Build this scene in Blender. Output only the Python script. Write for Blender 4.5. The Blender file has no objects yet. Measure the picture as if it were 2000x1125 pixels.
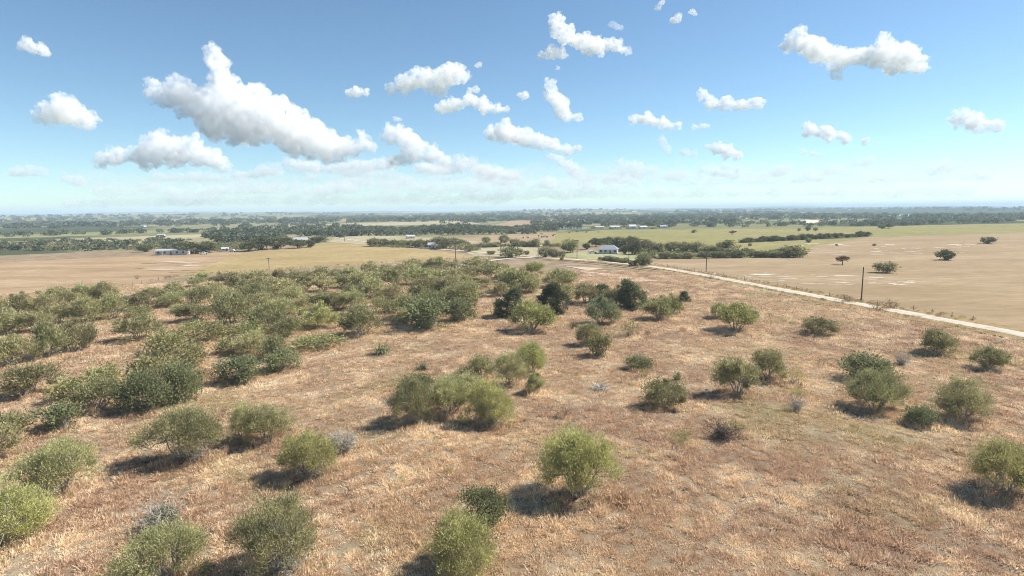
import bpy, bmesh, math, random, time
import numpy as np
from mathutils import Vector, Matrix
S = bpy.context.scene
T0 = time.time()

# ------------------------------------------------------------------ camera
H = 24.0; F = 1142.0                      # drone height (m), focal length in px of a 2000 px wide frame
PITCH = math.radians(7.53); ROLL = math.radians(0.5)
fwd = Vector((0, math.cos(PITCH), -math.sin(PITCH))); _r = Vector((1, 0, 0)); _u = Vector((0, math.sin(PITCH), math.cos(PITCH)))
rt = _r*math.cos(ROLL) - _u*math.sin(ROLL); up = _u*math.cos(ROLL) + _r*math.sin(ROLL)
cd = bpy.data.cameras.new('camera'); cam = bpy.data.objects.new('camera', cd); S.collection.objects.link(cam)
cd.sensor_width = 36; cd.lens = F/2000*36; cd.clip_start = .5; cd.clip_end = 150000
cam.matrix_world = Matrix(((rt.x, up.x, -fwd.x, 0), (rt.y, up.y, -fwd.y, 0), (rt.z, up.z, -fwd.z, H), (0, 0, 0, 1)))
S.camera = cam

# ------------------------------------------------------------------ sky, sun, exposure
EL = math.radians(47)
SD = Vector((0.96*math.cos(EL), 0.28*math.cos(EL), math.sin(EL)))
w = bpy.data.worlds.new('World'); S.world = w; w.use_nodes = True
nt = w.node_tree; sky = nt.nodes.new('ShaderNodeTexSky'); sky.sky_type = 'NISHITA'; sky.sun_disc = False
sky.sun_elevation = EL; sky.sun_rotation = math.atan2(SD.x, SD.y)
sky.air_density = .8; sky.dust_density = .1; sky.ozone_density = 1.5
tint = nt.nodes.new('ShaderNodeMix'); tint.data_type = 'RGBA'; tint.blend_type = 'MULTIPLY'; tint.inputs[0].default_value = 1
tint.inputs[7].default_value = (.85, .99, .985, 1)
nt.links.new(sky.outputs[0], tint.inputs[6]); bg = nt.nodes['Background']
nt.links.new(tint.outputs[2], bg.inputs[0]); bg.inputs[1].default_value = .08
sl = bpy.data.lights.new('sun', 'SUN'); sun = bpy.data.objects.new('sun', sl); S.collection.objects.link(sun)
sl.energy = 4.4; sl.angle = math.radians(.5); sl.color = (1, .94, .85)
sun.rotation_euler = (-SD).to_track_quat('-Z', 'Y').to_euler()
S.view_settings.view_transform = 'Standard'; S.view_settings.look = 'None'; S.view_settings.gamma = 1
S.view_settings.exposure = .92
S.cycles.use_denoising = True; S.cycles.denoising_prefilter = 'FAST'; S.cycles.filter_width = 1.0; S.cycles.volume_bounces = 28; S.cycles.max_bounces = 32
S.cycles.diffuse_bounces = 4; S.cycles.glossy_bounces = 2; S.cycles.transmission_bounces = 6; S.cycles.transparent_max_bounces = 8

# ------------------------------------------------------------------ helpers
rng = random.Random(7); nr = np.random.default_rng(7)
def lin(r, g, b):
    f = lambda c: (c/255/12.92) if c/255 <= .04045 else ((c/255+.055)/1.055)**2.4
    return (f(r), f(g), f(b), 1)
def ray(px, py): return fwd + rt*((px-1000)/F) - up*((py-562.5)/F)
def sstep(a, b, x):
    t = np.clip((x-a)/(b-a), 0, 1); return t*t*(3-2*t)
_wv = [(nr.uniform(0, 6.28), nr.uniform(.05, .35), nr.uniform(0, 6.28)) for i in range(14)]
_hv = [(nr.uniform(0, 6.28), nr.uniform(.0006, .0030), nr.uniform(0, 6.28)) for i in range(12)]
def height(x, y):
    x = np.asarray(x, float); y = np.asarray(y, float); d = np.hypot(x, y)
    n = sum(np.sin((x*math.cos(a)+y*math.sin(a))*k+p) for a, k, p in _wv)*.055
    near = 1-sstep(75, 112, d)
    hl = sum(np.sin((x*math.cos(a)+y*math.sin(a))*k+p) for a, k, p in _hv)/12
    far = sstep(2200, 5200, d)
    return n*near + far*(12+62*hl+10*sstep(6000, 12000, d))
def hgt(x, y): return float(height(x, y))
def G(px, py):
    r = ray(px, py); z = 0.0
    for i in range(6):
        k = (z-H)/min(r.z, -.0012); p = Vector((r.x*k, r.y*k, 0)); z = hgt(p.x, p.y)
        if math.hypot(p.x, p.y) > 2500: break
    return Vector((p.x, p.y, z)), k
def link(o, parent=None):
    S.collection.objects.link(o)
    if parent: o.parent = parent
    return o
def npmesh(name, V, quads=None, tris=None, mat=None, smooth=False):
    me = bpy.data.meshes.new(name); V = np.asarray(V, np.float32)
    q = np.zeros((0, 4), np.int32) if quads is None else np.asarray(quads, np.int32)
    t = np.zeros((0, 3), np.int32) if tris is None else np.asarray(tris, np.int32)
    me.vertices.add(len(V)); me.vertices.foreach_set('co', V.ravel())
    li = np.concatenate([q.ravel(), t.ravel()]); me.loops.add(len(li)); me.loops.foreach_set('vertex_index', li)
    nf = len(q)+len(t); me.polygons.add(nf)
    st = np.concatenate([np.arange(len(q))*4, len(q)*4+np.arange(len(t))*3]).astype(np.int32)
    me.polygons.foreach_set('loop_start', st)
    me.polygons.foreach_set('use_smooth', np.full(nf, smooth, bool))
    me.update(calc_edges=True)
    if mat: me.materials.append(mat)
    return me
def tag(o, label, cat, group=None):
    o['label'] = label; o['category'] = cat
    if group: o['group'] = group
    return o
def thing(name, label, cat, loc, rz=0, scale=None, group=None):
    o = link(bpy.data.objects.new(name, None)); o.location = loc; o.rotation_euler = (0, 0, rz); o.empty_display_size = .5
    if scale: o.scale = scale
    return tag(o, label, cat, group)
def part(name, me, parent, loc=(0, 0, 0), rz=0):
    o = link(bpy.data.objects.new(name, me), parent); o.location = loc; o.rotation_euler = (0, 0, rz); return o
def structure(name, me):
    o = link(bpy.data.objects.new(name, me)); o['kind'] = 'structure'; return o
def ordinal(n):
    if 10 <= n % 100 <= 20: return f'{n}th'
    return f"{n}{ {1:'st',2:'nd',3:'rd'}.get(n%10,'th') }"

# ---- materials
def newmat(name):
    m = bpy.data.materials.new(name); m.use_nodes = True; n = m.node_tree
    for x in list(n.nodes): n.nodes.remove(x)
    out = n.nodes.new('ShaderNodeOutputMaterial'); return m, n, out
def mixc(n, fac, a, b, blend='MIX'):
    m = n.nodes.new('ShaderNodeMix'); m.data_type = 'RGBA'; m.blend_type = blend
    for s, v in ((0, fac), (6, a), (7, b)):
        if hasattr(v, 'links'): n.links.new(v, m.inputs[s])
        else: m.inputs[s].default_value = v if s == 0 else (tuple(v)+(1,))[:4]
    return m.outputs[2]
def ramp(n, src, stops):
    r = n.nodes.new('ShaderNodeValToRGB'); e = r.color_ramp.elements
    while len(e) < len(stops): e.new(.5)
    for i, (p, c) in enumerate(stops):
        e[i].position = p; e[i].color = (c, c, c, 1) if not hasattr(c, '__len__') else (tuple(c)+(1,))[:4]
    n.links.new(src, r.inputs[0]); return r.outputs[0]
def noise(n, vec, scale, detail=4, rough=.55, dist=0):
    t = n.nodes.new('ShaderNodeTexNoise'); t.inputs['Scale'].default_value = scale; t.inputs['Detail'].default_value = detail
    t.inputs['Roughness'].default_value = rough; t.inputs['Distortion'].default_value = dist
    n.links.new(vec, t.inputs['Vector']); return t.outputs['Fac']
def worldpos(n, scale=None):
    g = n.nodes.new('ShaderNodeNewGeometry')
    if not scale: return g.outputs['Position']
    m = n.nodes.new('ShaderNodeVectorMath'); m.operation = 'MULTIPLY'; m.inputs[1].default_value = scale
    n.links.new(g.outputs['Position'], m.inputs[0]); return m.outputs[0]
def plain(name, col, rough=.8, spec=.2, metal=0, var=.12, scale=3.0):
    m, n, out = newmat(name); b = n.nodes.new('ShaderNodeBsdfPrincipled')
    tc = n.nodes.new('ShaderNodeTexCoord'); f = noise(n, tc.outputs['Object'], scale, 5)
    c = mixc(n, f, [x*(1-var) for x in col[:3]], [min(1, x*(1+var)) for x in col[:3]])
    n.links.new(c, b.inputs['Base Color']); b.inputs['Roughness'].default_value = rough
    b.inputs['Specular IOR Level'].default_value = spec; b.inputs['Metallic'].default_value = metal
    n.links.new(b.outputs[0], out.inputs[0]); return m
def leafmat(name, a, b, trans=.35, gloss=0.0, hue=.24):
    m, n, out = newmat(name); g = n.nodes.new('ShaderNodeNewGeometry'); oi = n.nodes.new('ShaderNodeObjectInfo')
    c = mixc(n, g.outputs['Random Per Island'], a, b)
    pn = noise(n, g.outputs['Position'], .9, 3, .6); c = mixc(n, ramp(n, pn, [(.38, .45), (.55, 0)]), c, [x*.55 for x in b]); c = mixc(n, ramp(n, pn, [(.52, 0), (.68, .5)]), c, [min(1, x*1.45) for x in a])
    v = n.nodes.new('ShaderNodeMapRange'); v.inputs[3].default_value = 1-hue; v.inputs[4].default_value = 1+hue
    n.links.new(oi.outputs['Random'], v.inputs[0])
    hs = n.nodes.new('ShaderNodeHueSaturation'); n.links.new(c, hs.inputs['Color']); n.links.new(v.outputs[0], hs.inputs['Value'])
    mul = n.nodes.new('ShaderNodeMath'); mul.operation = 'MULTIPLY_ADD'; mul.inputs[1].default_value = 7.31; mul.inputs[2].default_value = 0
    n.links.new(oi.outputs['Random'], mul.inputs[0]); fr = n.nodes.new('ShaderNodeMath'); fr.operation = 'FRACT'; n.links.new(mul.outputs[0], fr.inputs[0])
    hr = n.nodes.new('ShaderNodeMapRange'); hr.inputs[3].default_value = .484; hr.inputs[4].default_value = .514
    n.links.new(fr.outputs[0], hr.inputs[0]); n.links.new(hr.outputs[0], hs.inputs['Hue'])
    d = n.nodes.new('ShaderNodeBsdfDiffuse'); t = n.nodes.new('ShaderNodeBsdfTranslucent'); mx = n.nodes.new('ShaderNodeMixShader')
    n.links.new(hs.outputs[0], d.inputs[0]); n.links.new(hs.outputs[0], t.inputs[0]); mx.inputs[0].default_value = trans
    n.links.new(d.outputs[0], mx.inputs[1]); n.links.new(t.outputs[0], mx.inputs[2]); o = mx.outputs[0]
    if gloss:
        gl = n.nodes.new('ShaderNodeBsdfGlossy'); gl.inputs['Roughness'].default_value = .45; m2 = n.nodes.new('ShaderNodeMixShader')
        m2.inputs[0].default_value = gloss; n.links.new(o, m2.inputs[1]); n.links.new(gl.outputs[0], m2.inputs[2]); o = m2.outputs[0]
    n.links.new(o, out.inputs[0]); return m
def grass_color(n, gain=1.0):
    """dry pasture: straw, russet and olive patches laid out in the world"""
    p = worldpos(n)
    big = noise(n, p, .035, 4, .6, .6); mid = noise(n, p, .16, 5, .62, .4); fine = noise(n, p, 1.1, 4, .65)
    c = mixc(n, ramp(n, big, [(.42, 0), (.56, 1)]), GR['russet'], GR['straw'])
    c = mixc(n, ramp(n, mid, [(.46, 0), (.64, .9)]), c, GR['pale'])
    ol = noise(n, worldpos(n, (.045, .05, .05)), 1.0, 3, .6, .5)
    c = mixc(n, ramp(n, ol, [(.54, 0), (.70, .55)]), c, GR['olive'])
    c = mixc(n, ramp(n, fine, [(.30, .55), (.46, 0)]), c, GR['dark'])
    c = mixc(n, ramp(n, fine, [(.55, 0), (.72, .6)]), c, GR['pale'])
    v = mixc(n, 1.0, c, (gain, gain, gain), 'MULTIPLY'); return v
GR = dict(russet=(.44, .315, .215), straw=(.50, .375, .245), pale=(.66, .545, .385), olive=(.36, .315, .15), dark=(.24, .16, .10))

# ================================================================== LARGE STRUCTURE
# ---- ground: one sheet to the horizon
def ground_mat():
    m, n, out = newmat('dry pasture'); b = n.nodes.new('ShaderNodeBsdfPrincipled'); b.inputs['Roughness'].default_value = 1; b.inputs['Specular IOR Level'].default_value = 0
    c = grass_color(n, .5); n.links.new(c, b.inputs['Base Color'])
    bm = n.nodes.new('ShaderNodeBump'); bm.inputs['Strength'].default_value = .9; bm.inputs['Distance'].default_value = .25
    n.links.new(noise(n, worldpos(n), 1.6, 6, .7, .5), bm.inputs['Height']); n.links.new(bm.outputs[0], b.inputs['Normal'])
    n.links.new(b.outputs[0], out.inputs[0]); return m
def valley_mat():
    m, n, out = newmat('valley farmland'); b = n.nodes.new('ShaderNodeBsdfPrincipled'); b.inputs['Roughness'].default_value = 1; b.inputs['Specular IOR Level'].default_value = 0
    vo = n.nodes.new('ShaderNodeTexVoronoi'); vo.inputs['Scale'].default_value = 1; n.links.new(worldpos(n, (.0042, .0026, .004)), vo.inputs['Vector'])
    sep = n.nodes.new('ShaderNodeSeparateColor'); n.links.new(vo.outputs['Color'], sep.inputs[0])
    c = ramp(n, sep.outputs[0], [(0, (.16, .17, .085)), (.3, (.23, .22, .12)), (.55, (.32, .27, .16)), (.8, (.20, .20, .11)), (1, (.28, .25, .15))])
    c = mixc(n, ramp(n, noise(n, worldpos(n), .012, 5, .65), [(.35, .0), (.7, .5)]), c, (.13, .14, .07))
    wd = noise(n, worldpos(n, (.0016, .0009, .001)), 1, 7, .68, .4)
    sx = n.nodes.new('ShaderNodeSeparateXYZ'); n.links.new(worldpos(n), sx.inputs[0])          # woodland thickens towards the river country on the right
    ml = n.nodes.new('ShaderNodeMath'); ml.operation = 'MULTIPLY_ADD'; ml.inputs[1].default_value = -.28; n.links.new(sx.outputs[1], ml.inputs[0]); n.links.new(sx.outputs[0], ml.inputs[2])
    mp = n.nodes.new('ShaderNodeMapRange'); mp.inputs[1].default_value = -200; mp.inputs[2].default_value = 1100; mp.inputs[3].default_value = 0; mp.inputs[4].default_value = .16; n.links.new(ml.outputs[0], mp.inputs[0])
    ad = n.nodes.new('ShaderNodeMath'); ad.operation = 'ADD'; n.links.new(wd, ad.inputs[0]); n.links.new(mp.outputs[0], ad.inputs[1])
    c = mixc(n, ramp(n, ad.outputs[0], [(.50, 0), (.56, .9)]), c, (.05, .068, .04))
    n.links.new(c, b.inputs['Base Color']); n.links.new(b.outputs[0], out.inputs[0]); return m
M_ground = ground_mat(); M_valley = valley_mat()
def build_ground():
    rad = [0.01]; r = 6.0
    while r < 14500: rad.append(r); r *= 1.052 if r < 160 else 1.045
    rad.append(14500); NA = 240
    ang = np.linspace(0, 2*math.pi, NA, endpoint=False)
    R, A = np.meshgrid(np.array(rad), ang, indexing='ij'); X = R*np.sin(A); Y = R*np.cos(A); Z = height(X, Y)
    V = np.stack([X, Y, Z], -1).reshape(-1, 3); nrg = len(rad)
    i, j = np.meshgrid(np.arange(nrg-1), np.arange(NA), indexing='ij'); j2 = (j+1) % NA
    Q = np.stack([i*NA+j, i*NA+j2, (i+1)*NA+j2, (i+1)*NA+j], -1).reshape(-1, 4)[:, ::-1]
    me = npmesh('ground', V, Q, mat=M_ground, smooth=True); me.materials.append(M_valley)
    ri = np.repeat(np.arange(nrg-1), NA); mi = (np.array(rad)[ri] > 460).astype(np.int32); me.polygons.foreach_set('material_index', mi)
    structure('ground', me)
build_ground()

# ---- fields and other flat sheets, corners on the ground
def field_mat(name, cols, scale=.05, stretch=(1, 1, 1), bump=.4):
    m, n, out = newmat(name); b = n.nodes.new('ShaderNodeBsdfPrincipled'); b.inputs['Roughness'].default_value = 1; b.inputs['Specular IOR Level'].default_value = 0
    p = worldpos(n, stretch); a = noise(n, p, scale, 5, .6, .4); f = noise(n, p, scale*9, 5, .65)
    c = ramp(n, a, [(.32, cols[0]), (.5, cols[1]), (.68, cols[2])])
    c = mixc(n, ramp(n, f, [(.3, .75), (.58, 0)]), c, [x*.66 for x in cols[1]])
    n.links.new(c, b.inputs['Base Color'])
    bm = n.nodes.new('ShaderNodeBump'); bm.inputs['Strength'].default_value = bump; bm.inputs['Distance'].default_value = .3
    n.links.new(noise(n, p, scale*30, 4, .7), bm.inputs['Height']); n.links.new(bm.outputs[0], b.inputs['Normal'])
    n.links.new(b.outputs[0], out.inputs[0]); return m
def ragged(P, step, amp, seed, closed=True):
    """subdivide an outline and let its edge wander"""
    r = random.Random(seed); out = []
    for i in range(len(P) if closed else len(P)-1):
        a, b = P[i], P[(i+1) % len(P)]; L = (b-a).length; k = max(1, int(L/step)); nrm = Vector((-(b-a).y, (b-a).x, 0)).normalized() if L else Vector()
        for q in range(k):
            out.append(a.lerp(b, q/k) + (nrm*r.uniform(-amp, amp) if q else Vector()))
    if not closed: out.append(P[-1])
    return out
LAY = [0.03]
def sheet(name, pix, mat, amp=.8, step=9, seed=1, z=None):
    if z is None: LAY[0] += .0025 if LAY[0] < .08 else .0007; z = LAY[0]
    P = [G(x, y)[0] for x, y in pix]; P = [Vector((p.x, p.y, 0)) for p in P]; P = ragged(P, max(step, 4), amp, seed)
    c = sum(P, Vector())/len(P)
    bm = bmesh.new(); vs = [bm.verts.new((p.x-c.x, p.y-c.y, 0)) for p in P]
    f = bm.faces.new(vs); bmesh.ops.triangulate(bm, faces=[f]); bmesh.ops.recalc_face_normals(bm, faces=bm.faces)
    for f in bm.faces:
        if f.normal.z < 0: f.normal_flip()
    me = bpy.data.meshes.new(name); bm.to_mesh(me); bm.free(); me.materials.append(mat)
    o = structure(name, me); o.location = (c.x, c.y, z); return o
M_hay = field_mat('golden hay stubble', [(.29, .22, .11), (.34, .26, .132), (.39, .305, .165)], .03)
M_red = field_mat('reddish dry field', [(.27, .185, .11), (.35, .25, .155), (.42, .32, .21)], .04, (.5, 1.6, 1))
M_pink = field_mat('pink tan field', [(.275, .205, .125), (.325, .245, .155), (.385, .30, .20)], .03, (.5, 1.5, 1))
M_past = field_mat('green pasture', [(0.216, 0.211, 0.086), (0.257, 0.234, 0.104), (0.306, 0.261, 0.135)], .012)
M_lawn = field_mat('pale lawn', [(.24, .26, .13), (.33, .32, .18), (.42, .38, .25)], .05)
M_pale = field_mat('pale stubble field', [(0.297, 0.27, 0.167), (0.36, 0.315, 0.203), (0.414, 0.369, 0.252)], .02)
M_olive = field_mat('olive field', [(.19, .20, .095), (.24, .235, .115), (.29, .27, .145)], .01)
M_soil = field_mat('bare chalky soil', [(.50, .42, .33), (.60, .52, .42), (.68, .60, .50)], .2)
sheet('hay_field', [(480, 491), (560, 487), (640, 474), (720, 479), (830, 487), (935, 501), (890, 507), (700, 518), (526, 528), (340, 541)], M_hay, .6)
sheet('hay_field', [(-260, 525), (250, 501), (482, 490), (345, 541), (250, 562), (-260, 660)], M_red, .6)
sheet('hay_field', [(1262, 514), (1295, 506), (1570, 503), (1590, 480), (1690, 464), (1760, 458), (2300, 446), (2400, 740), (1750, 602), (1500, 562)], M_pink, .5)
sheet('pasture', [(1000, 478), (1085, 456), (1180, 449), (1480, 447), (1760, 441), (2300, 430), (2300, 446), (1690, 464), (1440, 473), (1420, 479), (1280, 474), (1080, 481)], M_past, 1.5)
sheet('pasture', [(1405, 480), (1450, 474), (1690, 464), (1592, 480), (1572, 500), (1440, 497)], M_past, .8)
sheet('pasture', [(1245, 498), (1260, 480), (1420, 479), (1440, 497), (1570, 503), (1295, 506)], M_olive, .8)
sheet('lawn', [(1090, 500), (1110, 492), (1165, 491), (1250, 495), (1262, 512), (1200, 511)], M_lawn, .5)
sheet('pasture', [(925, 500), (905, 489), (935, 481), (1060, 484), (1062, 502)], M_pale, .5)
sheet('pasture', [(640, 473), (660, 462), (760, 461), (930, 468), (1080, 470), (1060, 483), (935, 481), (830, 486), (720, 478)], M_pale, .8)
sheet('pasture', [(880, 466), (1020, 456), (1085, 454), (1085, 466), (1000, 477), (930, 472)], M_pink, .8)
sheet('pasture', [(-200, 480), (250, 463), (470, 454), (560, 455), (470, 461), (250, 471), (-200, 491)], M_pale, 2)
sheet('pasture', [(-200, 464), (250, 452), (400, 445), (465, 444), (465, 449), (250, 458), (-200, 472)], M_olive, 2)
sheet('pasture', [(480, 446), (500, 441), (720, 435), (900, 431), (940, 437), (640, 443)], M_pale, 3, 30)
sheet('pasture', [(950, 443), (1000, 431), (1150, 428), (1190, 433), (1050, 441)], M_pink, 3, 30)
sheet('pasture', [(560, 430), (640, 424.5), (760, 424), (780, 427), (640, 433)], M_pink, 6, 60)
sheet('pasture', [(1170, 423), (1250, 413.5), (1420, 413), (1400, 418), (1290, 424)], M_pink, 8, 80)
M_chalk = field_mat('thin chalky grass', [(.44, .34, .245), (.50, .41, .31), (.58, .49, .39)], .2)
for k in range(96):                                  # chalky scrapes in the pink field
    x, y = (rng.uniform(1330, 1800), rng.uniform(533, 552)) if k < 56 else (rng.uniform(1540, 1900), rng.uniform(474, 498))
    y += (x-1500)*.03 if k < 56 else 0
    if y > 552+(x-1500)*.15: continue
    wd = rng.uniform(4, 22)*(1.3 if k < 56 else 1); hh = rng.uniform(.5, 1.1)
    sheet('bare_soil', [(x-wd, y+rng.uniform(-.5, .5)), (x-wd*.4, y-hh*.8), (x+wd*.1, y-hh*.2), (x+wd*.4, y-hh*.6), (x+wd, y+.3), (x+wd*.2, y+hh*.9), (x-wd*.5, y+hh*.4)], M_soil if k % 4 == 0 else M_chalk, .3, 5, k)
for k in range(14):
    x = rng.uniform(250, 420); y = rng.uniform(512, 545)
    if y > 555-(x-250)*.2: continue
    wd = rng.uniform(10, 40)
    sheet('bare_soil', [(x-wd, y), (x, y-1.3), (x+wd, y-.6), (x+wd*.3, y+1.1)], M_chalk if k % 2 == 0 else M_pink, .25, 6, 60+k)
sheet('bare_soil', [(1552, 434), (1572, 429), (1600, 430), (1606, 433), (1580, 437)], M_soil, 3, 25)
for i, pp in enumerate(([(596, 557), (640, 552), (650, 560), (632, 568), (590, 566)], [(330, 606), (372, 596), (390, 604), (350, 614)], [(928, 574), (1000, 560), (985, 584), (935, 592)], [(505, 592), (560, 586), (548, 600)], [(1040, 575), (1075, 568), (1060, 584)], [(690, 598), (740, 594), (730, 604)], [(1130, 530), (1230, 538), (1300, 552), (1200, 545)], [(1100, 520), (1180, 525), (1150, 529)])):
    sheet('bare_soil', pp, M_chalk, .4, 4, 90+i)
# ---- water
def water_mat():
    m, n, out = newmat('water'); b = n.nodes.new('ShaderNodeBsdfPrincipled'); b.inputs['Base Color'].default_value = (.10, .13, .13, 1)
    b.inputs['Roughness'].default_value = .12
    bm = n.nodes.new('ShaderNodeBump'); bm.inputs['Strength'].default_value = .15; n.links.new(noise(n, worldpos(n), .6, 4), bm.inputs['Height']); n.links.new(bm.outputs[0], b.inputs['Normal'])
    n.links.new(b.outputs[0], out.inputs[0]); return m
M_water = water_mat()
sheet('pond', [(1040, 448.5), (1080, 446), (1145, 444.5), (1150, 446), (1100, 448.6), (1060, 449.6)], M_water, 1.5, 14)
sheet('lake', [(1585, 421.5), (1620, 419.6), (1700, 420), (1820, 418.5), (1830, 420.5), (1700, 423.5), (1640, 424)], M_water, 4, 60)
sheet('lake', [(1088, 424.5), (1120, 422.4), (1168, 422.2), (1150, 424.6)], M_water, 4, 60)
# ---- gravel road
def road_mat(name, a, b_, c_):
    m, n, out = newmat(name); b = n.nodes.new('ShaderNodeBsdfPrincipled'); b.inputs['Roughness'].default_value = .95; b.inputs['Specular IOR Level'].default_value = .1
    c = ramp(n, noise(n, worldpos(n), .5, 6, .65), [(.3, a), (.5, b_), (.7, c_)]); n.links.new(c, b.inputs['Base Color'])
    bm = n.nodes.new('ShaderNodeBump'); bm.inputs['Strength'].default_value = .4; bm.inputs['Distance'].default_value = .05
    n.links.new(noise(n, worldpos(n), 9, 5, .7), bm.inputs['Height']); n.links.new(bm.outputs[0], b.inputs['Normal']); n.links.new(b.outputs[0], out.inputs[0]); return m
def gravel_mat():
    m, n, out = newmat('white gravel'); b = n.nodes.new('ShaderNodeBsdfPrincipled'); b.inputs['Roughness'].default_value = .95; b.inputs['Specular IOR Level'].default_value = .1
    c = ramp(n, noise(n, worldpos(n), .35, 6, .7), [(.3, (.38, .33, .26)), (.5, (.49, .44, .365)), (.7, (.58, .535, .46))])
    at = n.nodes.new('ShaderNodeAttribute'); at.attribute_name = 'across'
    rut = ramp(n, at.outputs['Fac'], [(.0, .9), (.12, .25), (.26, 0), (.40, .25), (.5, .5), (.60, .25), (.74, 0), (.88, .25), (1, .9)])
    rn = n.nodes.new('ShaderNodeMath'); rn.operation = 'MULTIPLY'; n.links.new(rut, rn.inputs[0]); n.links.new(ramp(n, noise(n, worldpos(n), .8, 5, .7), [(.3, .1), (.65, 1)]), rn.inputs[1])
    c = mixc(n, rn.outputs[0], c, (.29, .225, .135)); n.links.new(c, b.inputs['Base Color'])
    bm = n.nodes.new('ShaderNodeBump'); bm.inputs['Strength'].default_value = .5; bm.inputs['Distance'].default_value = .08
    n.links.new(noise(n, worldpos(n), 4, 6, .7), bm.inputs['Height']); n.links.new(bm.outputs[0], b.inputs['Normal']); n.links.new(b.outputs[0], out.inputs[0]); return m
M_gravel = gravel_mat()
M_verge = field_mat('road verge', [(.22, .16, .075), (.31, .225, .115), (.38, .28, .15)], .12)
def ribbon(name, pix, width, mat, z, seed=3, amp=.35, off=0):
    P = [Vector((G(x, y)[0].x, G(x, y)[0].y, 0)) for x, y in pix]
    Q = []                                            # Catmull-Rom through the points
    for i in range(len(P)-1):
        a, b, c, d = P[max(i-1, 0)], P[i], P[i+1], P[min(i+2, len(P)-1)]; k = max(2, int((c-b).length/5))
        for q in range(k):
            t = q/k; Q.append(.5*((2*b)+(c-a)*t+(2*a-5*b+4*c-d)*t*t+(3*b-a-3*c+d)*t**3))
    Q.append(P[-1]); r = random.Random(seed); V = []; Fq = []
    for i, p in enumerate(Q):
        t = (Q[min(i+1, len(Q)-1)]-Q[max(i-1, 0)]).normalized(); nrm = Vector((t.y, -t.x, 0))
        for s, j in ((-1, 0), (-.5, 1), (0, 2), (.5, 3), (1, 4)):
            e = r.uniform(-amp, amp) if j in (0, 4) else 0; v = p+nrm*(off+s*width/2+e); V.append((v.x, v.y, z+.10*(1-s*s)*(1 if width < 7 else 0)))
        if i:
            for j in range(4): Fq.append((5*i-5+j, 5*i-4+j, 5*i+1+j, 5*i+j))
    me = npmesh(name, V, np.array(Fq)[:, ::-1], mat=mat)
    at = me.attributes.new('across', 'FLOAT', 'POINT'); at.data.foreach_set('value', np.tile(np.array([0, .25, .5, .75, 1], np.float32), len(Q)))
    me.update(); o = structure(name, me); return Q
ROADPX = [(2350, 722), (1900, 637), (1750, 609), (1560, 573.5), (1400, 543), (1290, 524), (1200, 513.5), (1130, 508), (1062, 503.6)]
ribbon('road_verge', ROADPX, 13.0, M_verge, .185, 5, 1.2, 0)
RQ = ribbon('gravel_road', ROADPX, 4.7, M_gravel, .215, 3, .5)
ribbon('gravel_road', [(1062, 503.4), (1010, 504.5), (965, 508.5), (925, 514), (890, 519)], 4.4, M_gravel, .205, 8)
ribbon('dirt_track', [(1060, 503.2), (980, 497), (900, 490.5), (830, 484.5), (760, 477.5), (700, 471), (650, 463.5)], 3.6, M_gravel, .195, 9)
ribbon('dirt_track', [(1062, 507.5), (1160, 516), (1290, 531), (1400, 551), (1560, 583)], 1.1, M_pale, .175, 10)
print('structure', round(time.time()-T0, 1))

# ================================================================== PLANT PROTOTYPES
def unit(v): return v/np.maximum(np.linalg.norm(v, axis=-1, keepdims=True), 1e-9)
def leaves(P, D, L, W, g):
    n = len(P); s = unit(np.cross(D, g.normal(size=(n, 3)))); L = L*g.uniform(.7, 1.3, (n, 1)); W = W*g.uniform(.7, 1.3, (n, 1))
    V = np.stack([P, P+D*L*.5+s*W*.5, P+D*L, P+D*L*.5-s*W*.5], 1).reshape(-1, 3)
    return V, np.arange(n*4).reshape(-1, 4)
def tubes(paths, sides=4):
    V = []; Q = []; o = 0
    for pts, rad in paths:
        pts = np.asarray(pts, float); k = len(pts); t = unit(np.gradient(pts, axis=0))
        ref = np.where(np.abs(t[:, 2:3]) > .9, np.array([[1., 0, 0]]), np.array([[0, 0, 1.]])); a = unit(np.cross(t, ref)); b = np.cross(t, a)
        an = np.arange(sides)*2*math.pi/sides
        ring = pts[:, None]+(a[:, None]*np.cos(an)[None, :, None]+b[:, None]*np.sin(an)[None, :, None])*np.asarray(rad)[:, None, None]
        V.append(ring.reshape(-1, 3))
        for i in range(k-1):
            for j in range(sides): Q.append((o+i*sides+j, o+i*sides+(j+1) % sides, o+(i+1)*sides+(j+1) % sides, o+(i+1)*sides+j))
        o += k*sides
    return np.concatenate(V), np.array(Q)
def bent(a, b, g, k=4, wob=.12):
    t = np.linspace(0, 1, k)[:, None]; L = np.linalg.norm(b-a); p = a+(b-a)*t; w = g.normal(size=(k, 3))*L*wob; w[0] = w[-1] = 0; return p+w
M_bark = plain('pale bark', (.36, .325, .275), .9, .1, var=.35, scale=2)
M_barkd = plain('dark bark', (.13, .105, .085), .9, .1, var=.3, scale=2)
M_mesq = leafmat('mesquite leaf', (.51, .475, .245), (.315, .30, .15), .28)
M_mesqy = leafmat('bright mesquite leaf', (.55, .525, .23), (.37, .365, .155), .28)
M_jun = leafmat('juniper leaf', (.15, .17, .09), (.22, .235, .13), .28)
M_leafy = leafmat('broad leaf', (.21, .24, .115), (.34, .35, .185), .35)
M_silv = leafmat('silver green leaf', (.28, .30, .16), (.38, .38, .22), .35)
M_palel = leafmat('pale leaf', (.42, .40, .20), (.25, .25, .10), .38)
M_yel = leafmat('yellow leaf', (.46, .42, .17), (.30, .28, .11), .35)
M_spik = leafmat('spiky leaf', (.30, .30, .16), (.15, .165, .085), .2)
M_brown = leafmat('brown leaf', (.23, .13, .065), (.15, .085, .045), .3)
M_twig = plain('grey twig', (.42, .385, .33), .9, .1, var=.4, scale=4)
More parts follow.
